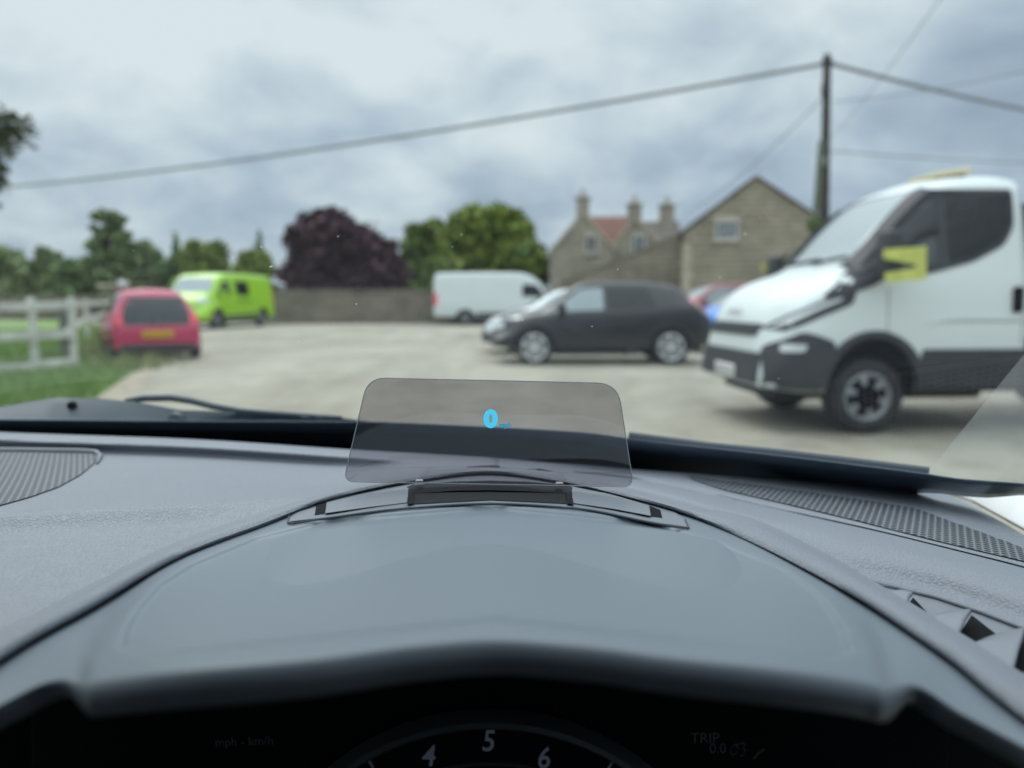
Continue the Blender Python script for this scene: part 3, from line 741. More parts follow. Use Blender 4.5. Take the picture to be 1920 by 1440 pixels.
obj('rear_wiper', tube([(-1.655, 0, .80), (-1.66, -.38, .80)], .012, 6), 'trimblack', t)
obj('underbody', box((-.1, 0, .2), (3.0, 1.3, .1), .03), 'well', t)
add_wheels(t, WX, .285, .19, .19, 'steel', spokes=7, sw=.05)

# --- vans
def van(name, label, org, hd, L, paintname, wx, wr_, arch, glass=True):
    t = thing(name, label, 'van', org, hd)
    obj('body', cut(L.body(54), [(x, math.copysign(1.0, y), wr_, arch, .6) for x, y in wx]), paintname, t, 40)
    obj('underbody', box((0, 0, .3), (4.2, 1.5, .16), .03), 'well', t)
    add_wheels(t, wx, wr_, .22, wr_ * .62, 'steel', spokes=7, sw=.05)
    return t
M['lime'] = mat('lime_paint', (.33, .62, .015), .32, coat=.5)
M['white'] = mat('white_paint', (.68, .74, .75), .42, coat=.15, var=.02, vscale=1)
K = 1.22                                             # this van is a large one
vw = dict(
    top=[(-2.5, 1.72), (-2.44, 1.90), (-2.2, 1.95), (0, 1.97), (.75, 1.93), (1.1, 1.82), (1.62, 1.30), (1.72, 1.22), (2.2, 1.02), (2.36, .86), (2.42, .6)],
    sill=[(-2.5, .34), (2.42, .28)], belt=[(-2.5, 1.12), (.8, 1.12), (1.6, 1.05), (2.42, .55)],
    wm=[(-2.5, .90), (-2.3, .96), (1.4, .96), (2.1, .88), (2.42, .66)], wb=[(-2.5, .89), (-2.3, .935), (1.2, .93), (2.42, .55)],
    wr=[(-2.5, .76), (-2.3, .80), (.8, .79), (1.6, .80), (2.42, .45)])
vw = {k: [(x * K, y * K) for x, y in q] for k, q in vw.items()}
L = Loft(-2.5 * K, 2.42 * K, redge=.12, **vw)
a = ground(409, 617); b_ = ground(487, 612)
hd = R(-100.5); fwd = Vector((math.cos(hd), math.sin(hd), 0)); lft = Vector((-fwd.y, fwd.x, 0))
org = Vector((a.x, a.y, 0)) - fwd * (1.45 * K) - lft * (.9 * K)
WX = [(1.45 * K, .80 * K), (1.45 * K, -.80 * K), (-1.55 * K, .80 * K), (-1.55 * K, -.80 * K)]
t = van('panel_van', 'lime green van facing us beside the red car', org, hd, L, 'lime', WX, .33 * K, .39 * K)
sc_ = lambda q: [(x * K, y * K) for x, y in q]
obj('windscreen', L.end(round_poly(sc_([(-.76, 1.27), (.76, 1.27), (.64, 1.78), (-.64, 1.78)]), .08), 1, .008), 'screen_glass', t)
M['dark_green'] = mat('dark_green', (.04, .13, .02), .6)
for sd in (1, -1):
    obj('door_window', L.side(round_poly(sc_([(.62, 1.14), (1.42, 1.14), (.98, 1.62), (.62, 1.66)]), .06), sd), 'carglass', t)
    obj('side_window', L.side(round_poly(sc_([(-.65, 1.16), (.22, 1.16), (.22, 1.66), (-.65, 1.66)]), .08), sd), 'carglass', t)
    obj('headlight', L.end(round_poly(sc_([(sd * .50, .86), (sd * .80, .90), (sd * .80, 1.12), (sd * .62, 1.10)]), .05), 1, .012, .03), 'lamp_clear', t)
    obj('mirror', box((1.25 * K, sd * 1.06 * K, 1.18 * K), (.14, .22, .34), .05), 'lime', t)
    obj('sill_trim', L.side(round_poly(sc_([(-1.12, .40), (1.02, .36), (1.02, .46), (-1.12, .50)]), .02), sd, .012), 'trimblack', t)
    obj('tail_lamp', L.side(round_poly(sc_([(-2.48, .95), (-2.36, .95), (-2.36, 1.4), (-2.48, 1.4)]), .02), sd, .01), 'lamp_red', t)
    for x in (.1, -.02, -.14, -.26, -.38, -.52, -.64):
        obj('side_letter', L.side(sc_([(x, .92), (x + .07, .92), (x + .07, 1.03), (x, 1.03)]), sd, .007, .008), 'dark_green', t)
obj('grille', L.end(round_poly(sc_([(-.42, .74), (.42, .74), (.45, .90), (-.45, .90)]), .03), 1, .012, .03), 'trimblack', t)
obj('bumper_grille', L.end(round_poly(sc_([(-.52, .32), (.52, .32), (.5, .50), (-.5, .50)]), .04), 1, .014, .03), 'trimblack', t)
# white high van side-on
v = ground(868, 610); v2 = ground(815, 610); hd = R(3)
L = Loft(-2.85, 2.9, redge=.13,
         top=[(-2.85, 2.15), (-2.80, 2.44), (-2.55, 2.52), (0, 2.55), (.9, 2.53), (1.35, 2.40), (1.7, 2.12), (2.15, 1.45), (2.28, 1.34), (2.65, 1.18), (2.84, 1.0), (2.9, .7)],
         sill=[(-2.85, .42), (2.9, .36)], belt=[(-2.85, 1.25), (1.4, 1.25), (2.15, 1.2), (2.9, .62)], wm=[(-2.85, .94), (-2.7, .99), (1.9, .98), (2.6, .88), (2.9, .7)],
         wb=[(-2.85, .93), (-2.7, .97), (1.6, .95), (2.9, .6)], wr=[(-2.85, .80), (-2.7, .85), (1.0, .84), (2.1, .80), (2.9, .5)])
M['whitevan'] = M['white']
yW = v.y; xl = at(812, 563, yW).x
t = van('panel_van', 'white high-roofed van seen side-on by the end of the wall', (xl + 2.85 * 1.11, yW + .95, 0), hd, L, 'white', [(1.85, .86), (1.85, -.86), (-1.5, .86), (-1.5, -.86)], .35, .43)
for sd in (1, -1):
    obj('door_window', L.side(round_poly([(.95, 1.38), (1.92, 1.36), (1.62, 1.92), (.98, 1.98)], .08), sd), 'carglass', t)
    obj('tail_lamp', L.side(round_poly([(-2.84, .95), (-2.70, .95), (-2.70, 1.55), (-2.84, 1.55)], .02), sd, .012), 'lamp_red', t)
    obj('sill_trim', L.side(round_poly([(-1.0, .46), (1.35, .44), (1.35, .60), (-1.0, .62)], .02), sd, .012), 'trimblack', t)
    obj('mirror', box((1.75, sd * 1.12, 1.5), (.16, .24, .36), .05), 'trimblack', t)
    obj('headlight', L.end(round_poly([(sd * .5, .95), (sd * .78, .98), (sd * .76, 1.2), (sd * .6, 1.16)], .04), 1, .012, .03), 'lamp_clear', t)
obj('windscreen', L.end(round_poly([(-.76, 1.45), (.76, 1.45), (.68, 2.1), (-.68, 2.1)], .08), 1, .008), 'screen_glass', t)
obj('rear_bumper', box((-2.88, 0, .52), (.14, 1.8, .16), .04), 'trimblack', t)

t.scale.x = 1.11
for o in t.children:
    if o.name.startswith('wheel'): o.scale.x = 1 / 1.11
# --- passenger cars on the right
def hatch(name, label, org, hd, paint, top, belt, Lr, Lf, wb2, hwid, wr_=.33, group=None, win=None, glass='carglass', rimr=.235, clad=False, spokes=6, sill=.24, sw=.075, wtop=.62):
    w2 = hwid
    L = Loft(-Lr, Lf, redge=.07, top=top, sill=[(-Lr, sill + .08), (-Lr + .5, sill), (Lf - .5, sill), (Lf, sill + .05)], belt=belt,
             wm=[(-Lr, w2 * .84), (-Lr + .25, w2 * .96), (0, w2), (Lf - .5, w2 * .97), (Lf - .15, w2 * .84), (Lf, w2 * .62)],
             wb=[(-Lr, w2 * .8), (-Lr + .3, w2 * .91), (0, w2 * .95), (Lf - .6, w2 * .88), (Lf, w2 * .55)],
             wr=[(-Lr, w2 * .72), (-Lr + .5, w2 * .70), (0, w2 * wtop + .04), (Lf * .45, w2 * .72), (Lf - .4, w2 * .7), (Lf, w2 * .45)])
    t = thing(name, label, 'car', org, hd, group)
    wy = w2 - .11; WX = [(wb2, wy), (wb2, -wy), (-wb2, wy), (-wb2, -wy)]
    obj('body', cut(L.body(54), [(x, math.copysign(w2 + .05, y), wr_, wr_ + .055, .5) for x, y in WX]), paint, t, 40)
    obj('underbody', box((0, 0, sill + .02), ((Lr + Lf) * .8, w2 * 1.5, .12), .03), 'well', t)
    add_wheels(t, WX, wr_, .21, rimr, 'alloy', spokes=spokes, sw=sw)
    return t, L, WX
M['charcoal'] = mat('charcoal_paint', (.009, .0105, .015), .3, coat=.4, var=.06)
a = ground(1008, 684); b_ = ground(1262, 684)
fwd = Vector((a.x - b_.x, a.y - b_.y, 0)).normalized(); hd = math.atan2(fwd.y, fwd.x); lft = Vector((-fwd.y, fwd.x, 0))
mid = Vector(((a.x + b_.x) / 2, (a.y + b_.y) / 2, 0)); half = (Vector((a.x, a.y, 0)) - Vector((b_.x, b_.y, 0))).length / 2
org = mid - lft * .78 + fwd * .06
top = [(-2.04, .86), (-2.02, .98), (-1.88, 1.10), (-1.50, 1.42), (-1.30, 1.505), (-.6, 1.56), (0, 1.56), (.35, 1.52), (1.02, 1.10), (1.15, 1.05), (1.75, .94), (2.0, .78), (2.09, .55)]
belt = [(-2.04, .80), (-1.7, 1.08), (-.9, 1.02), (.9, .93), (1.3, .90), (2.09, .5)]
t, L, WX = hatch('crossover_car', 'charcoal crossover car with tinted rear windows parked side-on', org, hd, 'charcoal', top, belt, 2.04, 2.09, half, .88, .335, spokes=6, rimr=.245, sill=.30)
for sd in (1, -1):
    obj('front_window', L.side(round_poly([(-.02, 1.02), (.93, .985), (.42, 1.40), (0, 1.44)], .05), sd, .006), 'screen_glass', t)
    obj('rear_window', L.side(round_poly([(-1.02, 1.10), (-.10, 1.03), (-.08, 1.44), (-.85, 1.42)], .05), sd, .006), 'carglass', t)
    for x in (half, -half):
        wa = .392
        obj('arch_trim', L.side([(x + (wa + dr) * math.cos(q), .335 + (wa + dr) * math.sin(q)) for dr in (0,) for q in [math.pi * i / 14 for i in range(15)]] + [(x + (wa + .05) * math.cos(q), .335 + (wa + .05) * math.sin(q)) for q in [math.pi * i / 14 for i in range(14, -1, -1)]], sd, .012, .02, .06), 'trimblack', t)
    obj('sill_trim', L.side(round_poly([(-half + .45, .32), (half - .45, .32), (half - .45, .42), (-half + .45, .42)], .02), sd, .012), 'trimblack', t)
    obj('mirror', box((.78, sd * 1.0, 1.06), (.17, .22, .16), .05), 'charcoal', t)
    obj('headlight', L.end(round_poly([(sd * .35, .62), (sd * .62, .66), (sd * .6, .82), (sd * .42, .80)], .08), 1, .014, .03), 'lamp_clear', t)
    obj('indicator', L.side(round_poly([(1.52, .875), (1.80, .82), (1.77, .86), (1.55, .905)], .03), sd, .012), 'lamp_clear', t)
    obj('tail_lamp', L.side(round_poly([(-1.99, .92), (-1.78, 1.0), (-1.58, 1.26), (-1.72, 1.26)], .04), sd, .014, .03), mat('lamp_pink', (.62, .25, .26), .2, coat=.8), t)
    obj('door_handle', box((-.2, sd * .885, .90), (.17, .03, .03), .01), 'trimblack', t)
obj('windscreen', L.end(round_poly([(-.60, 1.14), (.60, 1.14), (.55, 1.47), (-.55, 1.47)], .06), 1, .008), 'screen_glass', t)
obj('tailgate_window', L.end(round_poly([(-.52, 1.14), (.52, 1.14), (.48, 1.40), (-.48, 1.40)], .06), -1, .008), 'carglass', t)
obj('grille', L.end(round_poly([(-.42, .42), (.42, .42), (.42, .62), (-.42, .62)], .04), 1, .012, .03), 'trimblack', t)

# generic neighbours behind it
top_h = [(-1.95, .78), (-1.92, .95), (-1.80, 1.06), (-1.45, 1.36), (-1.2, 1.43), (-.4, 1.48), (.1, 1.46), (.4, 1.41), (1.1, 1.02), (1.25, .96), (1.75, .82), (1.96, .68), (2.03, .5)]
belt_h = [(-1.95, .74), (-1.6, .94), (.9, .90), (1.3, .86), (2.03, .45)]
def dress_car(t, L, paint, front=.4):
    for sd in (1, -1):
        obj('side_window', L.side(round_poly([(-1.15, .98), (.88, .94), (.38, 1.33), (-.95, 1.33)], .06), sd, .006), 'carglass_light', t)
        obj('mirror', box((.80, sd * .98, 1.0), (.16, .2, .14), .05), paint, t)
        obj('headlight', L.end(round_poly([(sd * .38, .58), (sd * .66, .62), (sd * .64, .78), (sd * .46, .74)], .05), 1, .016, .03), 'lamp_clear', t)
        obj('tail_lamp', L.side(round_poly([(-1.92, .78), (-1.72, .78), (-1.70, .98), (-1.84, .98)], .03), sd, .012), 'lamp_red', t)
    obj('windscreen', L.end(round_poly([(-.58, 1.06), (.58, 1.06), (.53, 1.37), (-.53, 1.37)], .06), 1, .008), 'screen_glass', t)
    obj('tailgate_window', L.end(round_poly([(-.55, 1.04), (.55, 1.04), (.5, 1.32), (-.5, 1.32)], .06), -1, .008), 'carglass', t)
    obj('grille', L.end(round_poly([(-.5, .28), (.5, .28), (.5, .52), (-.5, .52)], .04), 1, .014, .03), 'trimblack', t)
M['silver'] = mat('silver_paint', (.60, .64, .66), .3, .3, coat=.6)
v = at(897, 563, 16.4)
t, L, WX = hatch('hatchback', 'silver hatchback mostly hidden behind the charcoal crossover', (v.x + 2.1, 17.4, 0), R(183), 'silver', top_h, belt_h, 1.95, 2.03, 1.25, .86, .31)
dress_car(t, L, 'silver')
obj('bumper', L.end(round_poly([(-.74, .27), (.74, .27), (.7, .50), (-.7, .50)], .05), 1, .03, .05), 'trimblack', t)
M['blue'] = mat('blue_paint', (.035, .23, .72), .32, coat=.5)
v = at(1302, 563, 17.2)
t, L, WX = hatch('hatchback', 'bright blue hatchback squeezed between crossover and truck', (v.x + 1.75, 18.2, 0), R(186), 'blue', top_h, belt_h, 1.95, 2.03, 1.25, .86, .31)
dress_car(t, L, 'blue')
M['maroon'] = mat('maroon_paint', (.20, .035, .04), .35, coat=.5)
v = at(1258, 563, 21.5)
t, L, WX = hatch('hatchback', 'maroon hatchback behind the blue one with only its roof showing', (v.x + 1.75, 22.5, 0), R(184), 'maroon', top_h, belt_h, 1.95, 2.03, 1.25, .86, .31)
dress_car(t, L, 'maroon'); t.scale = (1.15, 1.15, 1.16)

# --- white truck
hd = math.atan2(-.07, -.9975); lft = Vector((.07, -.9975, 0)); v = ground(1615, 812); org = Vector((v.x, v.y, 0)) - lft * .86
t = thing('tipper_truck', 'white cab truck with black bumper and yellow tape on its mirror', 'truck', org, hd)
L = Loft(-1.58, 1.06, redge=.16,
         top=[(-1.58, 2.16), (-1.54, 2.25), (-1.3, 2.275), (-.95, 2.26), (-.62, 2.15), (-.3, 1.90), (.17, 1.47), (.30, 1.42), (.62, 1.335), (.85, 1.225), (.97, 1.10), (1.035, .95), (1.06, .70)],
         sill=[(-1.58, .36), (.5, .36), (1.06, .40)], belt=[(-1.58, 1.36), (-.5, 1.36), (.2, 1.30), (.7, 1.08), (1.06, .56)],
         wm=[(-1.58, .98), (-1.5, 1.0), (.55, 1.0), (.85, .95), (1.0, .86), (1.06, .74)], wb=[(-1.58, .96), (-1.5, .975), (.3, .965), (.75, .90), (1.0, .80), (1.06, .70)],
         wr=[(-1.58, .80), (-1.5, .83), (-.6, .80), (.1, .85), (.35, .80), (.8, .74), (1.06, .62)])
WX = [(0, .83), (0, -.83)]
DOOR = round_poly([(-.74, 1.46), (-1.0, 1.52), (-1.28, 1.66), (-1.39, 1.80), (-1.39, 2.05), (-.74, 2.06)], .04, 4)
def cutpoly(me, poly, ya, yb):
    o = bpy.data.objects.new('tmp', me); COL.objects.link(o); c = bpy.data.objects.new('tmpc', prism(poly, ya, yb)); COL.objects.link(c)
    md = o.modifiers.new('b', 'BOOLEAN'); md.object = c; md.operation = 'DIFFERENCE'; md.solver = 'EXACT'
    dg = bpy.context.evaluated_depsgraph_get(); res = bpy.data.meshes.new_from_object(o.evaluated_get(dg))
    for q in (o, c): bpy.data.objects.remove(q)
    return res
cab = cut(cutpoly(L.body(60), DOOR, -1.3, 1.3), [(0, 1.0, .37, .475, .75), (0, -1.0, .37, .475, .75)])
for p_ in cab.polygons:
    c_ = p_.center; nn = p_.normal
    if abs(c_.y) < .9 and -1.405 < c_.x < -.72 and 1.44 < c_.z < 2.08 and abs(nn.y) < .35 and (abs(c_.x + 1.39) < .02 or abs(c_.x + .74) < .02 or abs(c_.z - 2.055) < .03 or (nn.z > .3 and c_.z < 1.82)): p_.material_index = 1
obj('cab_body', cab, 'white', t, 40)
for sy in (.45, -.45):
    st = obj('seat', join(box((-1.24, sy, 1.66), (.14, .46, .46), .05, 0, 0, R(-10)), box((-1.29, sy, 1.93), (.09, .26, .17), .035, 0, 0, R(-8))), mat('seat_grey', (.03, .032, .036), .9), t)
obj('steering_wheel', xform(lathe([(.19 + .018 * math.cos(q), .018 * math.sin(q)) for q in [2 * math.pi * i / 8 for i in range(9)]], 24, 'Z'), Matrix.Translation((-.80, -.42, 1.56)) @ Matrix.Rotation(R(-40), 4, 'Y')), 'black', t)
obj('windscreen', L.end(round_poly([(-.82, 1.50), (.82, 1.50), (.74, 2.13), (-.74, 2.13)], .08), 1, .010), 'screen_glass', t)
M['cabglass'] = glass_pane('cab_glass', (.62, .68, .70), 1.0); M['quarter'] = mat('quarter_glass', (.05, .065, .075), .1, spec=.5)
for sd in (1, -1):
    obj('side_window', L.side(round_poly([(.42, 1.215), (.10, 1.30), (-.55, 1.38), (-1.0, 1.48), (-1.32, 1.62), (-1.43, 1.78), (-1.44, 2.10), (-.60, 2.10), (-.30, 1.86), (.13, 1.43)], .05, 4), sd, .010, .02, .08, DOOR), 'trimblack', t)
    w1 = obj('door_glass', L.side(round_poly([(-.74, 1.46), (-1.0, 1.52), (-1.28, 1.66), (-1.39, 1.80), (-1.39, 2.05), (-.74, 2.06)], .04, 4), sd, .004, .003, .08), 'cabglass', t)
    obj('quarter_glass', L.side(round_poly([(-.18, 1.46), (-.62, 1.46), (-.62, 2.0), (-.56, 2.0)], .03, 3), sd, .016, .012, .08), 'quarter', t)
    obj('bonnet_trim', L.side(round_poly([(.20, 1.42), (-.22, 1.40), (.05, 1.27), (.45, 1.16), (.52, 1.19)], .02, 3), sd, .014, .02, .08), 'trimblack', t)
    hl_ = obj('headlight_housing', L.side(round_poly([(1.01, .91), (.80, 1.04), (.48, 1.17), (.20, 1.225), (.24, 1.125), (.55, 1.015), (.86, .89)], .02, 3), sd, .010, .03, .06), 'trimblack', t)
    obj('headlight', L.side(round_poly([(.98, .90), (.80, 1.02), (.50, 1.14), (.34, 1.18), (.36, 1.15), (.55, 1.085), (.84, .955)], .02, 3), sd, .018, .03, .06), 'lamp_clear', hl_)
    # black lower bumper corner and sill
    bl = obj('bumper_corner', L.side(round_poly([(1.04, .40), (.50, .38), (.44, .62), (.40, .80), (.58, .86), (.72, .89), (.84, .84), (1.02, .76)], .05, 4), sd, .022, .05, .07), 'trimblack', t)
    obj('fog_lamp', L.side(round_poly([(.92, .72), (.72, .72), (.68, .78), (.90, .79)], .02, 3), sd, .03, .02, .06), 'lamp_clear', bl)
    obj('arch_trim', L.side([(.47 * math.cos(q), .37 + .47 * math.sin(q)) for q in [R(4) + R(172) * i / 20 for i in range(21)]] + [(.56 * math.cos(q), .37 + .53 * math.sin(q)) for q in [R(4) + R(172) * i / 20 for i in range(20, -1, -1)]], sd, .022, .04, .06), 'trimblack', t)
    obj('sill_trim', L.side(round_poly([(-.44, .37), (-1.57, .37), (-1.57, .74), (-.50, .74)], .03), sd, .022, .05, .08), 'trimblack', t)
    dh = obj('door_handle', box((-1.45, sd * 1.005, 1.16), (.10, .05, .22), .022), 'black', t)
    dl = []
    for x, z0, z1 in ((-.13, .86, 1.26), (-1.53, .76, 2.1)):
        dl.append(L.side([(x, z0), (x + .012, z0), (x + .012, z1), (x, z1)], sd, .003, .006, .08))
    dl.append(L.side([(-1.53, .97), (-.55, .97), (-.55, .98), (-1.53, .98)], sd, .003, .006, .08))
    obj('door_seam', join(*dl), mat('seam', (.30, .33, .34), .6), t)
    arm = obj('mirror', join(box((.0, sd * 1.14, 1.52 - (.08 if sd < 0 else 0)), (.16, .22, .40), .05), tube([(-.05, sd * .97, 1.36), (.0, sd * 1.10, 1.42)], .03, 8), tube([(-.05, sd * .96, 1.62), (.0, sd * 1.10, 1.60)], .025, 8)), 'trimblack', t)
    wrap = join(patch2d([(.19, 1.545), (.19, 1.62), (-.22, 1.645), (-.23, 1.38), (.15, 1.36), (.17, 1.43), (-.12, 1.475), (-.12, 1.50)], lambda a, b, o: Vector((a - .06, sd * (1.27 + o + .01 * math.sin(a * 30)), b - .06)), .05, .008, -.008))
    obj('yellow_tape', wrap, 'hivis', arm, 40)
obj('grille', L.end(round_poly([(-.62, .84), (.62, .84), (.66, .95), (-.66, .95)], .03), 1, .014, .03), 'trimblack', t)
obj('badge', L.end(round_poly([(-.18, 1.03), (.18, 1.03), (.17, 1.075), (-.17, 1.075)], .01), 1, .012, .02), 'alloy', t)
lo = obj('bumper', L.end(round_poly([(-.74, .42), (.74, .42), (.74, .70), (-.74, .70)], .04), 1, .03, .06), 'trimblack', t)
plate(t, 1.10, 0, .50, .52, .115, 1, 'plate_w')
obj('screen_wiper', join(tube([(.19, -.5, 1.50), (.16, .2, 1.53)], .015, 6), tube([(.19, .1, 1.50), (.16, .72, 1.53)], .015, 6)), 'black', t)
obj('cab_underside', box((-.3, 0, .42), (2.3, 1.3, .3), .05), 'well', t)
lb = obj('beacon_bar', box((-1.06, .30, 2.283), (.38, .5, .05), .025, 0, 0, R(7)), 'amber', t)
obj('beacon_base', box((-1.08, .30, 2.27), (.26, .4, .05), .01), 'trimblack', lb)
obj('door_line_trim', L.side(round_poly([(-1.50, .985), (-.9, 1.0), (-.52, .96), (-.52, .975), (-.9, 1.02), (-1.5, 1.0)], .005, 2), 1, .008, .012, .08), 'white', t)
for sd in (1, -1):
    pr_ = []
    for k_ in range(15):
        x = .18 - .84 * k_ / 14; sc = L.sec(x); pr_.append([Vector((x, sd * (sc[q][0] * 1.004 + .008), sc[q][1] + .008)) for q in (6, 7, 8, 9, 10, 11, 12, 13, 14, 15)])
    pc_ = obj('pillar_cover', grid(pr_), 'trimblack', t); md = pc_.modifiers.new('s', 'SOLIDIFY'); md.thickness = .012; md.offset = 0
# chassis, flat tipper bed and rear wheels
obj('chassis', join(box((-3.0, .42, .62), (3.6, .09, .2), .01), box((-3.0, -.42, .62), (3.6, .09, .2), .01)), 'well', t)
bd = [box((-3.3, 0, .98), (3.2, 2.05, .10), .01), box((-1.72, 0, 1.5), (.06, 2.05, 1.0), .01)] + [box((-3.3, s * 1.0, 1.22), (3.12, .05, .38), .01) for s in (1, -1)] + [box((-4.88, 0, 1.22), (.05, 1.95, .38), .01)]
obj('tipper_bed', join(*bd), mat('bed_grey', (.06, .065, .07), .6, var=.2), t)
obj('fuel_tank', box((-2.2, .72, .62), (.8, .4, .42), .08), 'trimblack', t)
done_ = set()
for o in list(t.children_recursive):
    if o.type == 'MESH' and o.data.name not in done_:
        done_.add(o.data.name); o.data.transform(Matrix.Diagonal((.89, 1, 1.04, 1)))
hub = lathe([(.001, .075), (.07, .075), (.105, .05), (.115, .0)], 20)
add_wheels(t, [(0, .83), (0, -.83), (-3.1, .83), (-3.1, -.83)], .34, .23, .215, 'steel', spokes=6, sw=.06)
for sd in (1, -1): obj('hub_cap', hub if sd > 0 else hub.copy(), 'black', t).location = (0, sd * .90, .34)

# ------------------------------------------------------------------ the car we sit in
CX = -.37
car = thing('own_car', 'car we sit in, with grey dashboard and raised smoked display pane', 'car', (CX, -.3, 0))
def part(name, me, m, parent=car, smooth=40):
    return obj(name, me, m, parent, smooth, world=(parent is car))
def thick(o, th, off=-1):
    md = o.modifiers.new('solid', 'SOLIDIFY'); md.thickness = th; md.offset = off; return o
far_l = Curve([(-500, 785), (-300, 792), (0, 810), (350, 823), (660, 843), (915, 858), (1190, 879), (1437, 894), (1675, 910), (1745, 917), (1800, 938), (1920, 1003), (2050, 1085), (2200, 1185)])
rim_u = Curve([(-500, 1480), (-150, 1275), (0, 1192), (50, 1168), (167, 1107), (333, 1022), (500, 962), (633, 920), (700, 904), (790, 888), (913, 878), (1050, 890), (1160, 915), (1279, 949), (1397, 978), (1556, 1053), (1631, 1097), (1699, 1138), (1794, 1197), (1901, 1270), (2050, 1372), (2250, 1515)])
rim_l = Curve([(-500, 1545), (-150, 1330), (0, 1238), (50, 1207), (167, 1143), (333, 1048), (500, 984), (600, 944), (633, 934), (787, 903), (913, 889), (1050, 906), (1160, 931), (1279, 963), (1397, 1012), (1556, 1093), (1631, 1136), (1714, 1192), (1794, 1247), (1853, 1297), (1920, 1347), (2050, 1440), (2250, 1590)])
crease = Curve([(-500, 1010), (-300, 992), (0, 966), (250, 952), (500, 938), (650, 925), (800, 900), (915, 884), (1200, 884)])
vent_f = Curve([(1560, 1074), (1600, 1083), (1754, 1117), (1920, 1176), (2050, 1232), (2250, 1330)])
HR = .118
def ridge(x, y): return -.0115 * (1 - sm((y - far_l(x) - 10) / 24)) + .0045 * sm((y - crease(x) + 6) / 46) * sm((640 - x) / 300)
# left half of the dashboard pad
rows = []; nv = 110; cols = [-500 + (935 + 500) * i / 72 for i in range(73)]
for j in range(nv + 1):
    v_ = j / nv; r_ = []
    for x in cols:
        yf, yn, yc = far_l(x), rim_u(x) + 8, crease(x); y = yf + (yn - yf) * v_
        yc = min(yc, yn - 4)
        if y < yc:
            s_ = (y - yf) / (yc - yf); h = .150 - .023 * s_ + .006 * math.sin(math.pi * s_)
        else: h = .127 + .008 * min(1, (y - yc) / 200) ** .8
        if y < yf + 10: h += .004 * (1 - (y - yf) / 10) ** 2
        h += ridge(x, y)
        r_.append(H(x, y, h))
    rows.append(r_)
pre = []
for (dy, dz) in ((.012, -.045), (.010, -.018), (.006, -.006)): pre.append([p + Vector((0, dy, dz)) for p in rows[0]])
dash_l = thick(part('dashboard', grid((pre + rows)[::-1]), 'dash', smooth=60), .004)
# right half
g1 = Curve([(915, 866), (1160, 881), (1279, 888), (1437, 900), (1675, 923), (1714, 928), (1778, 954), (1920, 1016), (2050, 1085), (2200, 1170)])
g2 = Curve([(915, 868), (1160, 884), (1279, 895), (1358, 918), (1477, 945), (1596, 973), (1754, 1013), (1920, 1052), (2050, 1090), (2200, 1180)])
g3 = Curve([(915, 872), (1160, 896), (1290, 920), (1437, 955), (1675, 1006), (1800, 1037), (1920, 1068), (2050, 1105), (2200, 1190)])
g4 = Curve([(915, 876), (1160, 910), (1279, 938), (1350, 961), (1516, 1006), (1754, 1061), (1920, 1112), (2050, 1160), (2200, 1250)])
rows = []; cols = [915 + (2200 - 915) * i / 80 for i in range(81)]
def rim_h0(x): return HR - .008 * math.exp(-((x - 915) / 430) ** 2)
def lefth(x, y):
    yf, yn, yc = far_l(x), rim_u(x) + 8, min(crease(x), rim_u(x) + 4)
    s_ = max(0, min(1, (y - yf) / max(1, yc - yf)))
    h = .150 - .023 * s_ + .006 * math.sin(math.pi * s_) if y < yc else .127 + .008 * min(1, (y - yc) / 200) ** .8
    return h + (.004 * (1 - (y - yf) / 10) ** 2 if y < yf + 10 else 0) + ridge(x, y)
def near_y(x): return rim_u(x) + 8 if x < 1560 else min(rim_u(x) + 8, vent_f(x))
SEG = ((0, 3), (1, 8), (2, 5), (3, 9), (4, 9))
for x in cols:
    ks = [far_l(x), g1(x), g2(x), g3(x), g4(x), near_y(x)]
    for i in range(1, 6): ks[i] = max(ks[i], ks[i - 1] + 1.0)
    nr_ = sm((x - 1400) / 200); hs = [.148, .147, .1465, .145, .136, rim_h0(x) + .010 + .016 * nr_]
    if x > 1740: hs = [.1515 - .006 * min(1, (x - 1740) / 250) * (0 if i > 3 else 1) + 0 * i for i in range(1)] + hs[1:]
    c_ = []
    for i, n in SEG:
        for k in range(n):
            s_ = k / n; e_ = sm(s_) if i == 4 else s_
            y = ks[i] + (ks[i + 1] - ks[i]) * s_; h = hs[i] + (hs[i + 1] - hs[i]) * e_
            if i == 3: h -= .004 * math.sin(math.pi * s_)
            if i == 2 and s_ > .55: h += .0025 * math.sin(math.pi * (s_ - .55) / .45)
            if i == 0 and k == 0: h += .003
            bl_ = sm((x - 915) / 240); c_.append(H(x, y, lefth(x, y) * (1 - bl_) + h * bl_ + .0004 * (1 - bl_)))
    c_.append(H(x, ks[5], lefth(x, ks[5]) * (1 - bl_) + hs[5] * bl_)); rows.append(c_)
pre_cols = [[c[0] + Vector((.004, .012, -.045)), c[0] + Vector((.002, .008, -.012))] + c for c in rows]
dash_r = thick(part('dashboard', grid(pre_cols), 'dash', smooth=60), .004)
def dash_h(x, y):
    ks = [far_l(x), g1(x), g2(x), g3(x), g4(x), near_y(x)]
    return ks
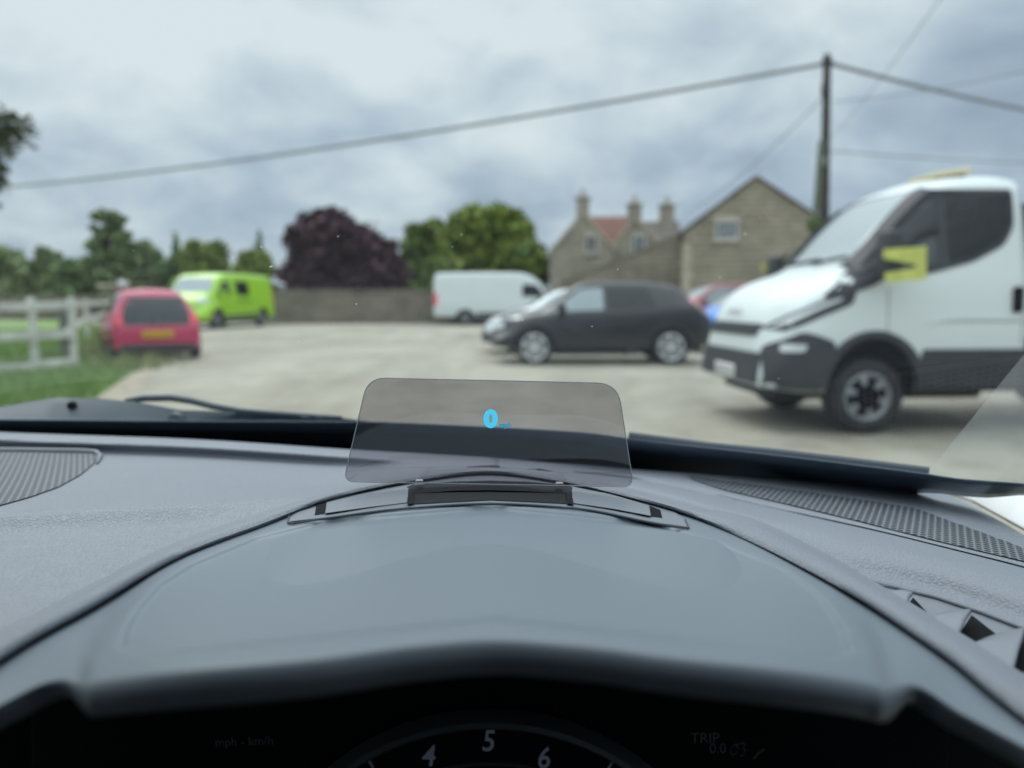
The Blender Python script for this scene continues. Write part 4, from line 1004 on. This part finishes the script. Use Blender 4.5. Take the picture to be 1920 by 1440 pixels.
# grilles let into the pad
def on_left(a, b, o):
    yf, yc = far_l(a), crease(a); s_ = (b - yf) / (yc - yf); h = (.150 - .023 * s_ + .006 * math.sin(math.pi * s_)) if s_ < 1 else .127 + .008 * min(1, (b - yc) / 200) ** .8
    return H(a, b, h + ridge(a, b) - o)
gl = [(-420, 832), (-200, 838), (0, 847), (150, 849), (176, 850), (183, 856), (176, 868), (150, 890), (110, 912), (60, 930), (0, 947), (-150, 978), (-420, 1010)]
sg = part('speaker_grille', patch2d(gl, on_left, 14, .0015, -.001), 'grille', dash_l, 40)
def ringpoly(poly, k=5):
    c = Vector((sum(p[0] for p in poly) / len(poly), sum(p[1] for p in poly) / len(poly)))
    return poly
part('grille_border', tube([on_left(x, y, .002) for x, y in [(-420, 829), (-200, 835), (0, 843), (150, 845), (180, 847), (188, 854), (182, 868)]], [.0022] * 5 + [.0022, .0008], 8), 'dash_smooth', dash_l)
def on_right(a, b, o):
    k1, k2 = g1(a), g2(a); s_ = (b - k1) / max(1, (k2 - k1)); return H(a, b, .149 - .002 * s_ - o)
gr = [(1285, 890)] + [(x, g1(x) + 1) for x in (1350, 1437, 1550, 1675, 1714, 1778, 1850, 1920, 2050)] + [(x, g2(x)) for x in (2050, 1920, 1754, 1596, 1477, 1358, 1300)]
part('demister_grille', patch2d(gr, on_right, 16, .0015, -.001), 'grille', dash_r, 40)
# padded rim round the binnacle
rows = []; cols = [-500 + 2750 * i / 150 for i in range(151)]
for x in cols:
    yu, yl = rim_u(x), rim_l(x); c_ = []
    ux, lx = H(x, yu, HR), H(x, yl, HR - .0)
    hh = HR - .008 * math.exp(-((x - 915) / 430) ** 2)
    for (s_, dh) in ((-.3, .020), (-.14, .010), (0, .0026), (.08, .0006), (.2, -.0002), (.45, .0002), (.75, .0014), (.96, .0030), (1.05, .0062), (1.07, .018)):
        c_.append(H(x, yu + (yl - yu) * s_, hh + dh))
    rows.append(c_)
part('padded_rim', grid(rows), 'rim', smooth=70)
# instrument hood
tray_n = Curve([(545, 982), (600, 973), (760, 953), (920, 944), (1080, 953), (1240, 983), (1290, 991)])
back_y = lambda x: rim_l(x) - 3
front = Curve([(-500, 1560), (-150, 1402), (0, 1320), (118, 1272), (150, 1276), (190, 1270), (300, 1256), (600, 1229), (780, 1205), (928, 1194), (1090, 1205), (1250, 1226), (1500, 1254), (1620, 1274), (1660, 1284), (1700, 1280), (1800, 1334), (1920, 1398), (2100, 1500), (2250, 1600)])
def hood_h(x, v_):
    c = math.exp(-(((x - 918) / 820) ** 6)); hb = HR + .0045 - .0075 * math.exp(-((x - 915) / 430) ** 2); hf = .120 - .026 * c
    h = hb + (hf - hb) * v_ ** .9
    return h - .0045 * math.sin(math.pi * v_) * (.4 + .6 * c)
pan = [Vector(q) for q in [(232, 1214), (240, 1180), (262, 1140), (300, 1098), (360, 1060), (480, 1010), (620, 975), (920, 950), (1220, 980), (1350, 1020), (1470, 1068), (1540, 1120), (1580, 1180), (1594, 1228), (1560, 1236), (1250, 1196), (928, 1160), (600, 1194), (300, 1226), (250, 1226)]]
vis = [Vector(q) for q in [(152, 1420), (158, 1300), (168, 1240), (192, 1192), (232, 1138), (290, 1078), (345, 1040), (470, 980), (520, 700), (1330, 700), (1400, 1000), (1500, 1068), (1560, 1108), (1612, 1160), (1644, 1220), (1660, 1290), (1664, 1420)]]
def sdist(q, P_):
    d = 1e9
    for i in range(len(P_)):
        a, b = P_[i - 1], P_[i]; ab = b - a; tt = max(0, min(1, (q - a).dot(ab) / ab.length_squared)); d = min(d, (q - a - ab * tt).length)
    return d if inside(q, P_) else -d
rows = []; nv = 84
cols = [-500 + 2750 * i / 330 for i in range(331)]
fr_pts = []
for x in cols:
    c_ = []; yb_, yf_ = back_y(x), front(x)
    for j in range(nv + 1):
        v_ = j / nv; y = yb_ + (yf_ - yb_) * v_; h = hood_h(x, v_)
        sd_ = sdist(Vector((x, y)), pan); h += .0030 * sm((sd_ + 6) / 12) + .0040 * (1 - sm((sdist(Vector((x, y)), vis) + 22) / 38))
        c_.append(H(x, y, h))
    p0 = c_[-1]; r_ = .0042 * (.25 + .75 * sm((x - 120) / 60) * sm((1720 - x) / 60))
    for k in range(1, 8):
        a = R(96) * k / 7; c_.append(p0 + Vector((0, -r_ * math.sin(a) * .8, -r_ * 1.2 * (1 - math.cos(a)))))
    e_ = c_[-1]; c_ += [e_ + Vector((0, .002, -.005)), e_ + Vector((0, .008, -.008)), e_ + Vector((0, .06, -.002)), e_ + Vector((0, .16, -.006))]
    c_.insert(0, c_[0] + Vector((0, .002, -.012)))
    rows.append(c_)
hood = part('instrument_hood', grid(rows), 'hood', smooth=60)
# tray that the display rises from
def tr(x, y, h=.1115): return H(x, y, h)
def rim_h(x): return HR - .008 * math.exp(-((x - 915) / 430) ** 2)
def tray_h(a, b): return hood_h(a, max(0, min(1, (b - back_y(a)) / (front(a) - back_y(a))))) - .0009
def px_patch(poly, h, step=12, o0=0.0, o1=-.003, rr=0):
    if rr: poly = round_poly(poly, rr)
    return patch2d(poly, lambda a, b, o: H(a, b, (h(a, b) if callable(h) else h) - o), step, o0, o1)
hood_at = lambda x, y: hood_h(x, max(0, min(1, (y - back_y(x)) / (front(x) - back_y(x)))))
tray_poly = [(541, 979), (546, 968), (566, 957), (640, 928), (790, 897), (915, 886), (1050, 901), (1160, 926), (1262, 958), (1284, 974), (1290, 989), (1240, 981), (1080, 951), (920, 942), (760, 951), (600, 971)]
tray = part('display_tray', px_patch(tray_poly, tray_h, 8, 0, -.004), 'tray')
strip = [(541, 978), (547, 966), (562, 958), (592, 952), (592, 965), (760, 944), (920, 936), (1075, 945), (1222, 970), (1242, 960), (1268, 962), (1284, 974), (1290, 988), (1240, 981), (1080, 951), (920, 942), (760, 951), (600, 971)]
part('tray_edge', px_patch(strip, lambda a, b: tray_h(a, b) - .0006, 8, 0, -.003), 'tray', tray)
part('tray_gap', tube([H(x, y, tray_h(x, y) - .0004) for x, y in ([(543, 968), (540, 980)] + [(x, tray_n(x) + .5) for x in range(552, 1286, 20)] + [(1291, 990), (1285, 975)])], .0006, 6), 'wiper_dark', tray)
for q in ([(613, 942), (690, 925), (766, 911), (764, 942), (690, 951), (610, 962)], [(1072, 913), (1140, 925), (1216, 947), (1220, 967), (1150, 954), (1074, 943)]):
    def hh_(a, b, q=q): 
        up = Curve(sorted(q[:3]))(a); return tray_h(a, b) - .0010 - .0020 * math.sin(math.pi * max(0, min(1, (b - up) / 30)) ** .7)
    part('tray_cover', px_patch(q, hh_, 6, 0, -.004), 'tray', tray)
for q in ([(593, 947), (612, 941), (609, 963), (590, 966)], [(1218, 948), (1238, 956), (1242, 971), (1221, 968)]):
    part('tray_slot', px_patch(q, lambda a, b: tray_h(a, b) - .0009, 6, 0, -.001), 'black', tray)
part('hinge_bar', px_patch([(773, 909), (850, 903), (918, 901), (990, 903), (1063, 910), (1067, 926), (990, 921), (918, 919), (850, 920), (770, 926)], lambda a, b: tray_h(a, b) - .001 - .002 * math.sin(math.pi * max(0, min(1, (b - 902) / 24))), 8, 0, -.006), 'gloss_black', tray)
part('hinge_plate', px_patch([(776, 926), (850, 920), (918, 919), (990, 921), (1062, 926), (1062, 944), (920, 937), (774, 945)], lambda a, b: tray_h(a, b) - .0012, 8, 0, -.003), 'hinge', tray)
for q in ([(763, 913), (775, 908), (776, 944), (764, 946)], [(1062, 908), (1073, 914), (1075, 946), (1063, 944)]):
    part('hinge_post', px_patch(q, lambda a, b: tray_h(a, b) - .0022, 6, 0, -.003), 'gloss_black', tray)
# head-up display pane
def hd_pt(px, py, o=0.0):
    d = .432 + (py - 710) / 200 * .006 - o; return P(px, py, d)
pane_poly = round_poly([(690, 708), (1158, 718.5), (1188, 913), (644, 903)], [34, 40, 22, 22], 8)
hud = part('display_pane', patch2d(pane_poly, lambda a, b, o: hd_pt(a, b, o), 30, 0, -.0001), 'hud')
# make the pane a single sheet of tinted plastic with an edge of real thickness
bm = bmesh.new(); vsx = [bm.verts.new(hd_pt(*q)) for q in pane_poly]; bm.faces.new(vsx); me_ = bpy.data.meshes.new('pane'); bm.to_mesh(me_); bm.free(); me_.materials.append(M['hud']); hud.data = me_
part('pane_edge', tube([hd_pt(*q) for q in pane_poly + pane_poly[:1]], .00030, 6, False), 'hud_edge', hud)
def flat_text(s, px, py, hpx, d, m, parent, name, sx_=1.0, rot=0.0, bold=0.0, shear=0.0):
    me = text_mesh(s, 1.0, .01, shear, bold); c = P(px, py, d); k = hpx / FPX * d / .72
    Rm = Matrix((Vector((1, 0, 0)), UPV, -FW)).transposed().to_4x4()
    xform(me, Matrix.Translation(c) @ Rm @ Matrix.Rotation(rot, 4, 'Z') @ Matrix.Diagonal((k * sx_, k, k * .04, 1)))
    return part(name, me, m, parent, None)
flat_text('0', 920, 787, 31, .4325, 'digit', hud, 'speed_digit', 1.12, R(-1), .055)
flat_text('mph', 947, 797, 9, .4326, 'digit_dim', hud, 'unit_text', 1.0, R(-1), .05)
for (px, py) in ((786, 902), (1049, 907)):
    part('pane_clip', box(H(px, py, .1075), (.0045, .004, .0016), .0006), 'trim_white', hud)
# instrument cluster under the hood
DD = .345; cc = P(918, 1816, DD)
Rm = Matrix((Vector((1, 0, 0)), UPV, -FW)).transposed().to_4x4(); MT = Matrix.Translation(cc) @ Rm
k = DD / FPX
cl = part('instrument_cluster', xform(box((0, -.09, -.02), (.44, .455, .02), .004), MT), 'black')
def dial_lathe(prof, n=96): return xform(lathe(prof, n, 'Z'), MT)
part('dial_ring', dial_lathe([(452 * k, -.004), (454 * k, .003), (460 * k, .0055), (470 * k, .005), (476 * k, .0), (478 * k, -.006)]), 'ring', cl, 60)
part('dial_face', dial_lathe([(.0001, -.0045), (453 * k, -.0045)]), 'dial', cl)
part('inner_ring', dial_lathe([(372 * k, -.0042), (374 * k, -.0034), (377 * k, -.0034), (379 * k, -.0042)]), 'ring', cl)
for s_, px, py in (('4', 803, 1419), ('5', 915, 1391), ('6', 1019, 1423)):
    flat_text(s_, px, py, 40, DD + .0035, 'numeral', cl, 'dial_numeral', .9, R(-1), .012, .12)
tk = []
for ang in (58.5, 121.0, 128):
    m_ = box((437 * k * math.cos(R(ang)), 437 * k * math.sin(R(ang)), -.004), (.004, .0008, .0006), 0, R(ang)); tk.append(xform(m_, MT))
part('dial_tick', join(*tk), 'numeral', cl, None)
flat_text('TRIP', 1322, 1385, 20, DD + .006, 'numeral_dim', cl, 'trip_text', 1.0, R(1))
flat_text('0.0', 1346, 1404, 19, DD + .006, 'numeral_dim', cl, 'trip_text', 1.0, R(1))
flat_text('mph - km/h', 458, 1391, 17, DD + .006, 'numeral_dim', cl, 'unit_text', 1.0, R(2))
def poly_line(pts, w_): return tube([P(x, y, DD + .006) for x, y in pts], w_ * k, 6)
part('warning_icon', join(poly_line([(1388, 1394), (1376, 1397), (1369, 1406), (1372, 1416), (1380, 1412), (1385, 1404), (1380, 1396)], 1.2), poly_line([(1390, 1392), (1397, 1396), (1393, 1402), (1398, 1408), (1394, 1416), (1388, 1417)], 1.2), poly_line([(1413, 1422), (1422, 1412), (1433, 1404)], 1.6)), 'numeral_dim', cl)
# air vent at the right
vent_poly = [(1590, 1082), (1600, 1084)] + [(x, vent_f(x) + 1) for x in (1680, 1754, 1840, 1920, 2050, 2200)] + [(x, rim_u(x) + 10) for x in (2200, 2050, 1901, 1794, 1699, 1631)]
vent = part('air_vent', px_patch(vent_poly, lambda a, b: rim_h0(a) + .0275 + .00003 * (b - vent_f(a)), 20, 0, -.003), mat('vent_floor', (.17, .185, .21), .5))
part('vent_frame', tube([H(x, vent_f(x) + 2, .1445) for x in (1575, 1600, 1680, 1754, 1840, 1920, 2050, 2200)], .0010, 8), 'dash_smooth', vent)
for tip, a_, b2, dk in (((1711, 1117), (1660, 1122), (1697, 1142), [(1712, 1120), (1742, 1152), (1726, 1168), (1696, 1144)]), ((1821, 1150), (1730, 1172), (1794, 1200), [(1822, 1153), (1872, 1192), (1848, 1230), (1790, 1202)]), ((1922, 1185), (1815, 1222), (1896, 1275), [(1922, 1187), (1990, 1250), (1960, 1306), (1893, 1272)]), ((2030, 1240), (1920, 1280), (1990, 1345), None)):
    V = []
    n_ = 10; top_, bot_ = [], []
    for i in range(n_ + 1):
        s_ = i / n_; tx = a_[0] + (tip[0] - a_[0]) * s_; ty = a_[1] + (tip[1] - a_[1]) * s_ - 10 * math.sin(math.pi * s_) * .6 - (0); bx = a_[0] + (b2[0] - a_[0]) * s_; by = a_[1] + (b2[1] - a_[1]) * s_ + 6
        top_.append(H(tx, ty, .1435 - .003 * s_)); bot_.append(H(bx, by, .139))
    fin = part('vent_vane', grid([top_, [a.lerp(b, .5) + Vector((0, 0, .0025)) for a, b in zip(top_, bot_)], bot_]), 'dash_smooth', vent, 60); thick(fin, .002)
    if dk: part('vent_hole', px_patch(dk, lambda a, b: rim_h0(a) + .0262 + .00003 * (b - vent_f(a)), 12, 0, -.001), 'black', vent)
# windscreen
RAKE = R(23); TA = math.tan(RAKE)
yb_f = lambda x: .875 - .50 * (x - CX) ** 2
zb_f = lambda x: CZ - .168 - ROLL * x
def on_glass(px, py, o=0.0):
    r_ = ray(px, py); lo_, hi_ = .15, 1.6
    f = lambda d: (CZ + r_.z * d) - zb_f(r_.x * d) - (yb_f(r_.x * d) - r_.y * d) * TA
    for _ in range(40):
        m_ = (lo_ + hi_) / 2
        if f(m_) < 0: lo_ = m_
        else: hi_ = m_
    return CAM + r_ * (lo_ - o)
XR = .56
rows = []
for j in range(19):
    s_ = -.02 + .82 * j / 18; rows.append([Vector((CX + (XR - CX) * u * (1 - .12 * s_), yb_f(CX + (XR - CX) * u) - s_ * math.cos(RAKE), zb_f(CX + (XR - CX) * u) + s_ * math.sin(RAKE))) for u in [-1 + 2 * i / 40 for i in range(41)]])
ws = part('windscreen', grid(rows), 'windscreen', smooth=80)
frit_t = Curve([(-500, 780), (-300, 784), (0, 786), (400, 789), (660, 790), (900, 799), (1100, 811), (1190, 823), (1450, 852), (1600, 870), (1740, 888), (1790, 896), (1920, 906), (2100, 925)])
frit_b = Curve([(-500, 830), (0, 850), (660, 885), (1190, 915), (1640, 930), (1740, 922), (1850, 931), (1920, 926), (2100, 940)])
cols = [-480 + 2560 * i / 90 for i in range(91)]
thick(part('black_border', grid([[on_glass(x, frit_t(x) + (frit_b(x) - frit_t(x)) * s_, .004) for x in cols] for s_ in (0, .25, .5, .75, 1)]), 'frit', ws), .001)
film = [(1737, 889), (1922, 662), (2010, 560), (2200, 560), (2150, 925), (1920, 904), (1800, 896)]
o = part('dust_film', patch2d(film, lambda a, b, o: on_glass(a, b, .003), 40, 0, 0), 'film', ws, 80)
bm = bmesh.new(); bm.faces.new([bm.verts.new(on_glass(x, y, .003)) for x, y in densify(film, 30)]); bmesh.ops.triangulate(bm, faces=bm.faces); me_ = bpy.data.meshes.new('film'); bm.to_mesh(me_); bm.free(); me_.materials.append(M['film']); o.data = me_
sp = []
for (x, y, s_) in ((508, 500, 3.2), (490, 463, 2.2), (865, 440, 1.6), (848, 463, 1.4), (634, 443, 1.6), (668, 570, 2.0), (437, 483, 1.3), (1397, 439, 1.8), (1158, 505, 1.4), (1426, 409, 1.4), (315, 388, 1.4), (1110, 612, 1.6), (720, 395, 1.3), (1350, 520, 1.2), (1620, 560, 1.4), (1720, 330, 1.2), (250, 470, 1.2), (980, 600, 1.2), (560, 640, 1.3), (1460, 710, 1.3)):
    bm = bmesh.new(); bmesh.ops.create_icosphere(bm, subdivisions=1, radius=s_ * .27 / FPX)
    bmesh.ops.scale(bm, vec=(1.8, 1, .8), verts=bm.verts); bmesh.ops.rotate(bm, matrix=Matrix.Rotation(random.uniform(-.6, .6), 3, 'Y'), verts=bm.verts); bmesh.ops.translate(bm, vec=on_glass(x, y, .002), verts=bm.verts); m_ = bpy.data.meshes.new('s'); bm.to_mesh(m_); bm.free(); sp.append(m_)
part('dust_specks', join(*sp), 'speck', ws)
# wipers outside the glass
def wp(a, b, o): return on_glass(a, b, -.030 + o - max(0, frit_t(a) + 8 - b) * .0026)
wip = part('wiper', patch2d([(-480, 770), (-250, 772), (0, 763), (77, 750), (107, 745), (187, 747), (253, 753), (340, 769), (417, 771), (640, 784), (760, 798), (830, 812), (884, 827), (886, 833), (820, 832), (640, 818), (417, 801), (310, 791), (0, 789), (-480, 796)], wp, 26, .012, -.006), 'wiper')
part('wiper_bracket', tube([wp(x, y, .006) for x, y in ((235, 752), (270, 747), (320, 746), (360, 752), (400, 762), (450, 770), (520, 776), (640, 783))], [.003, .004, .004, .004, .004, .003, .003, .002], 8), 'wiper_dark', wip)
part('wiper_bolt', join(xform(lathe([(.0001, -.004), (.0045, -.004), (.0045, .002)], 14), Matrix.Translation(wp(136, 760, .014))), ), 'black', wip)
part('wiper_joint', xform(lathe([(.0001, -.006), (.008, -.005), (.010, .002)], 14), Matrix.Translation(wp(331, 788, .014))), 'wiper', wip)
part('wiper_blade', tube([wp(x, y, -.002) for x, y in ((-480, 800), (0, 797), (400, 806), (640, 822), (900, 842))], .006, 8), 'wiper_dark', wip)
part('wiper_tip', xform(lathe([(.0001, -.004), (.003, -.003), (.0035, .002)], 12), Matrix.Translation(wp(880, 829, .014))), mat('tip_grey', (.3, .32, .34), .5), wip)
wip2 = part('wiper', patch2d([(895, 813), (1000, 811), (1100, 815), (1190, 823), (1255, 832), (1300, 850), (1343, 879), (1260, 876), (1190, 870), (1000, 852), (900, 840)], wp, 20, .012, -.006), 'wiper')
part('wiper_blade', tube([wp(x, y, -.002) for x, y in ((1180, 818), (1330, 838), (1450, 850), (1600, 868), (1742, 886))], .0045, 8), 'wiper_dark', wip2)
# scuttle and bonnet in front of the glass
def xs_row(dy, dz, w_=.62, cam_=.0): return [Vector((CX + w_ * u, .93 - .30 * (w_ * u) ** 2 + dy, CZ - dz - ROLL * (CX + w_ * u) - .02 * u * u)) for u in [-1 + 2 * i / 24 for i in range(25)]]
thick(part('scuttle_panel', grid([xs_row(-.09, .20), xs_row(0, .205), xs_row(.08, .22), xs_row(.11, .24)]), 'scuttle'), .004)
M['ownpaint'] = mat('own_paint', (.16, .17, .18), .3, .3, coat=.8)
thick(part('bonnet', grid([xs_row(.10, .245, .66), xs_row(.3, .275, .70), xs_row(.6, .34, .72), xs_row(.85, .42, .70), xs_row(1.0, .52, .66), xs_row(1.06, .66, .62)]), 'ownpaint'), .004)
# A-pillar trim, roof and cabin
def up(p, dz): return p + Vector((0, 0, dz))
tp_ = [[H(1770, 925, .175), H(1830, 945, .170), H(1920, 995, .165), H(2050, 1075, .16), H(2250, 1200, .155)]]
tp_.append([P(1768, 912, .70), P(1840, 916, .68), P(1940, 918, .66), P(2080, 920, .64), P(2300, 930, .60)])
thick(part('pillar_trim', grid(tp_), 'trim_white'), .003, 1)
def pil(sd):
    a = Vector((CX + sd * (XR - CX + .02), yb_f(XR) - .0, zb_f(CX + sd * (XR - CX)) - .05)); b = Vector((CX + sd * (XR - CX) * .89, yb_f(XR) - .80 * math.cos(RAKE), zb_f(CX) + .80 * math.sin(RAKE)))
    return tube([a, a.lerp(b, .5) + Vector((sd * .01, 0, .02)), b], [.035, .032, .035], 10)
for sd in (1, -1): part('roof_pillar', pil(sd), 'trim_white')
yr = yb_f(CX) - .80 * math.cos(RAKE); zr_ = zb_f(CX) + .80 * math.sin(RAKE)
hw = .78
rf = []
for (yy, zz) in ((yr + .02, zr_ + .005), (yr - .3, zr_ + .10), (yr - .8, zr_ + .15), (yr - 1.6, zr_ + .12), (yr - 2.2, zr_ - .08)):
    rf.append([Vector((CX + hw * u, yy - .14 * u * u * (1 if yy > -.2 else 0), zz - .05 * u * u - .05 * u ** 6)) for u in [-1 + 2 * i / 16 for i in range(17)]])
thick(part('roof', grid(rf), 'cabin'), .03, -1)
for sd in (1, -1):
    dpan = part('door_panel', box((CX + sd * .86, -.65, .63), (.08, 1.8, .88), .03), 'cabin')
    part('body_side', box((CX + sd * .86, -.5, 1.25), (.06, .12, .62), .02), 'cabin', dpan)
part('rear_panel', box((CX, -1.95, .92), (1.7, .08, 1.3), .03), 'cabin')
part('floor', box((CX, -.5, .24), (1.7, 3.2, .06), .02), 'cabin')
part('front_bulkhead', box((CX, .98, .58), (1.7, .06, .72), .02), 'cabin')
for sd in (1, -1):
    s_ = part('seat', join(box((CX + sd * .37, -.72, .78), (.5, .14, .66), .05, 0, R(-14)), box((CX + sd * .37, -.45, .45), (.5, .5, .16), .05)), mat('seat_cloth', (.02, .02, .022), .9))
# lower dashboard that closes the space under the pads
part('lower_dashboard', join(box((CX, .46, .82), (1.66, .14, .36), .03), box((CX, .62, .93), (1.60, .40, .05), .02)), 'black')
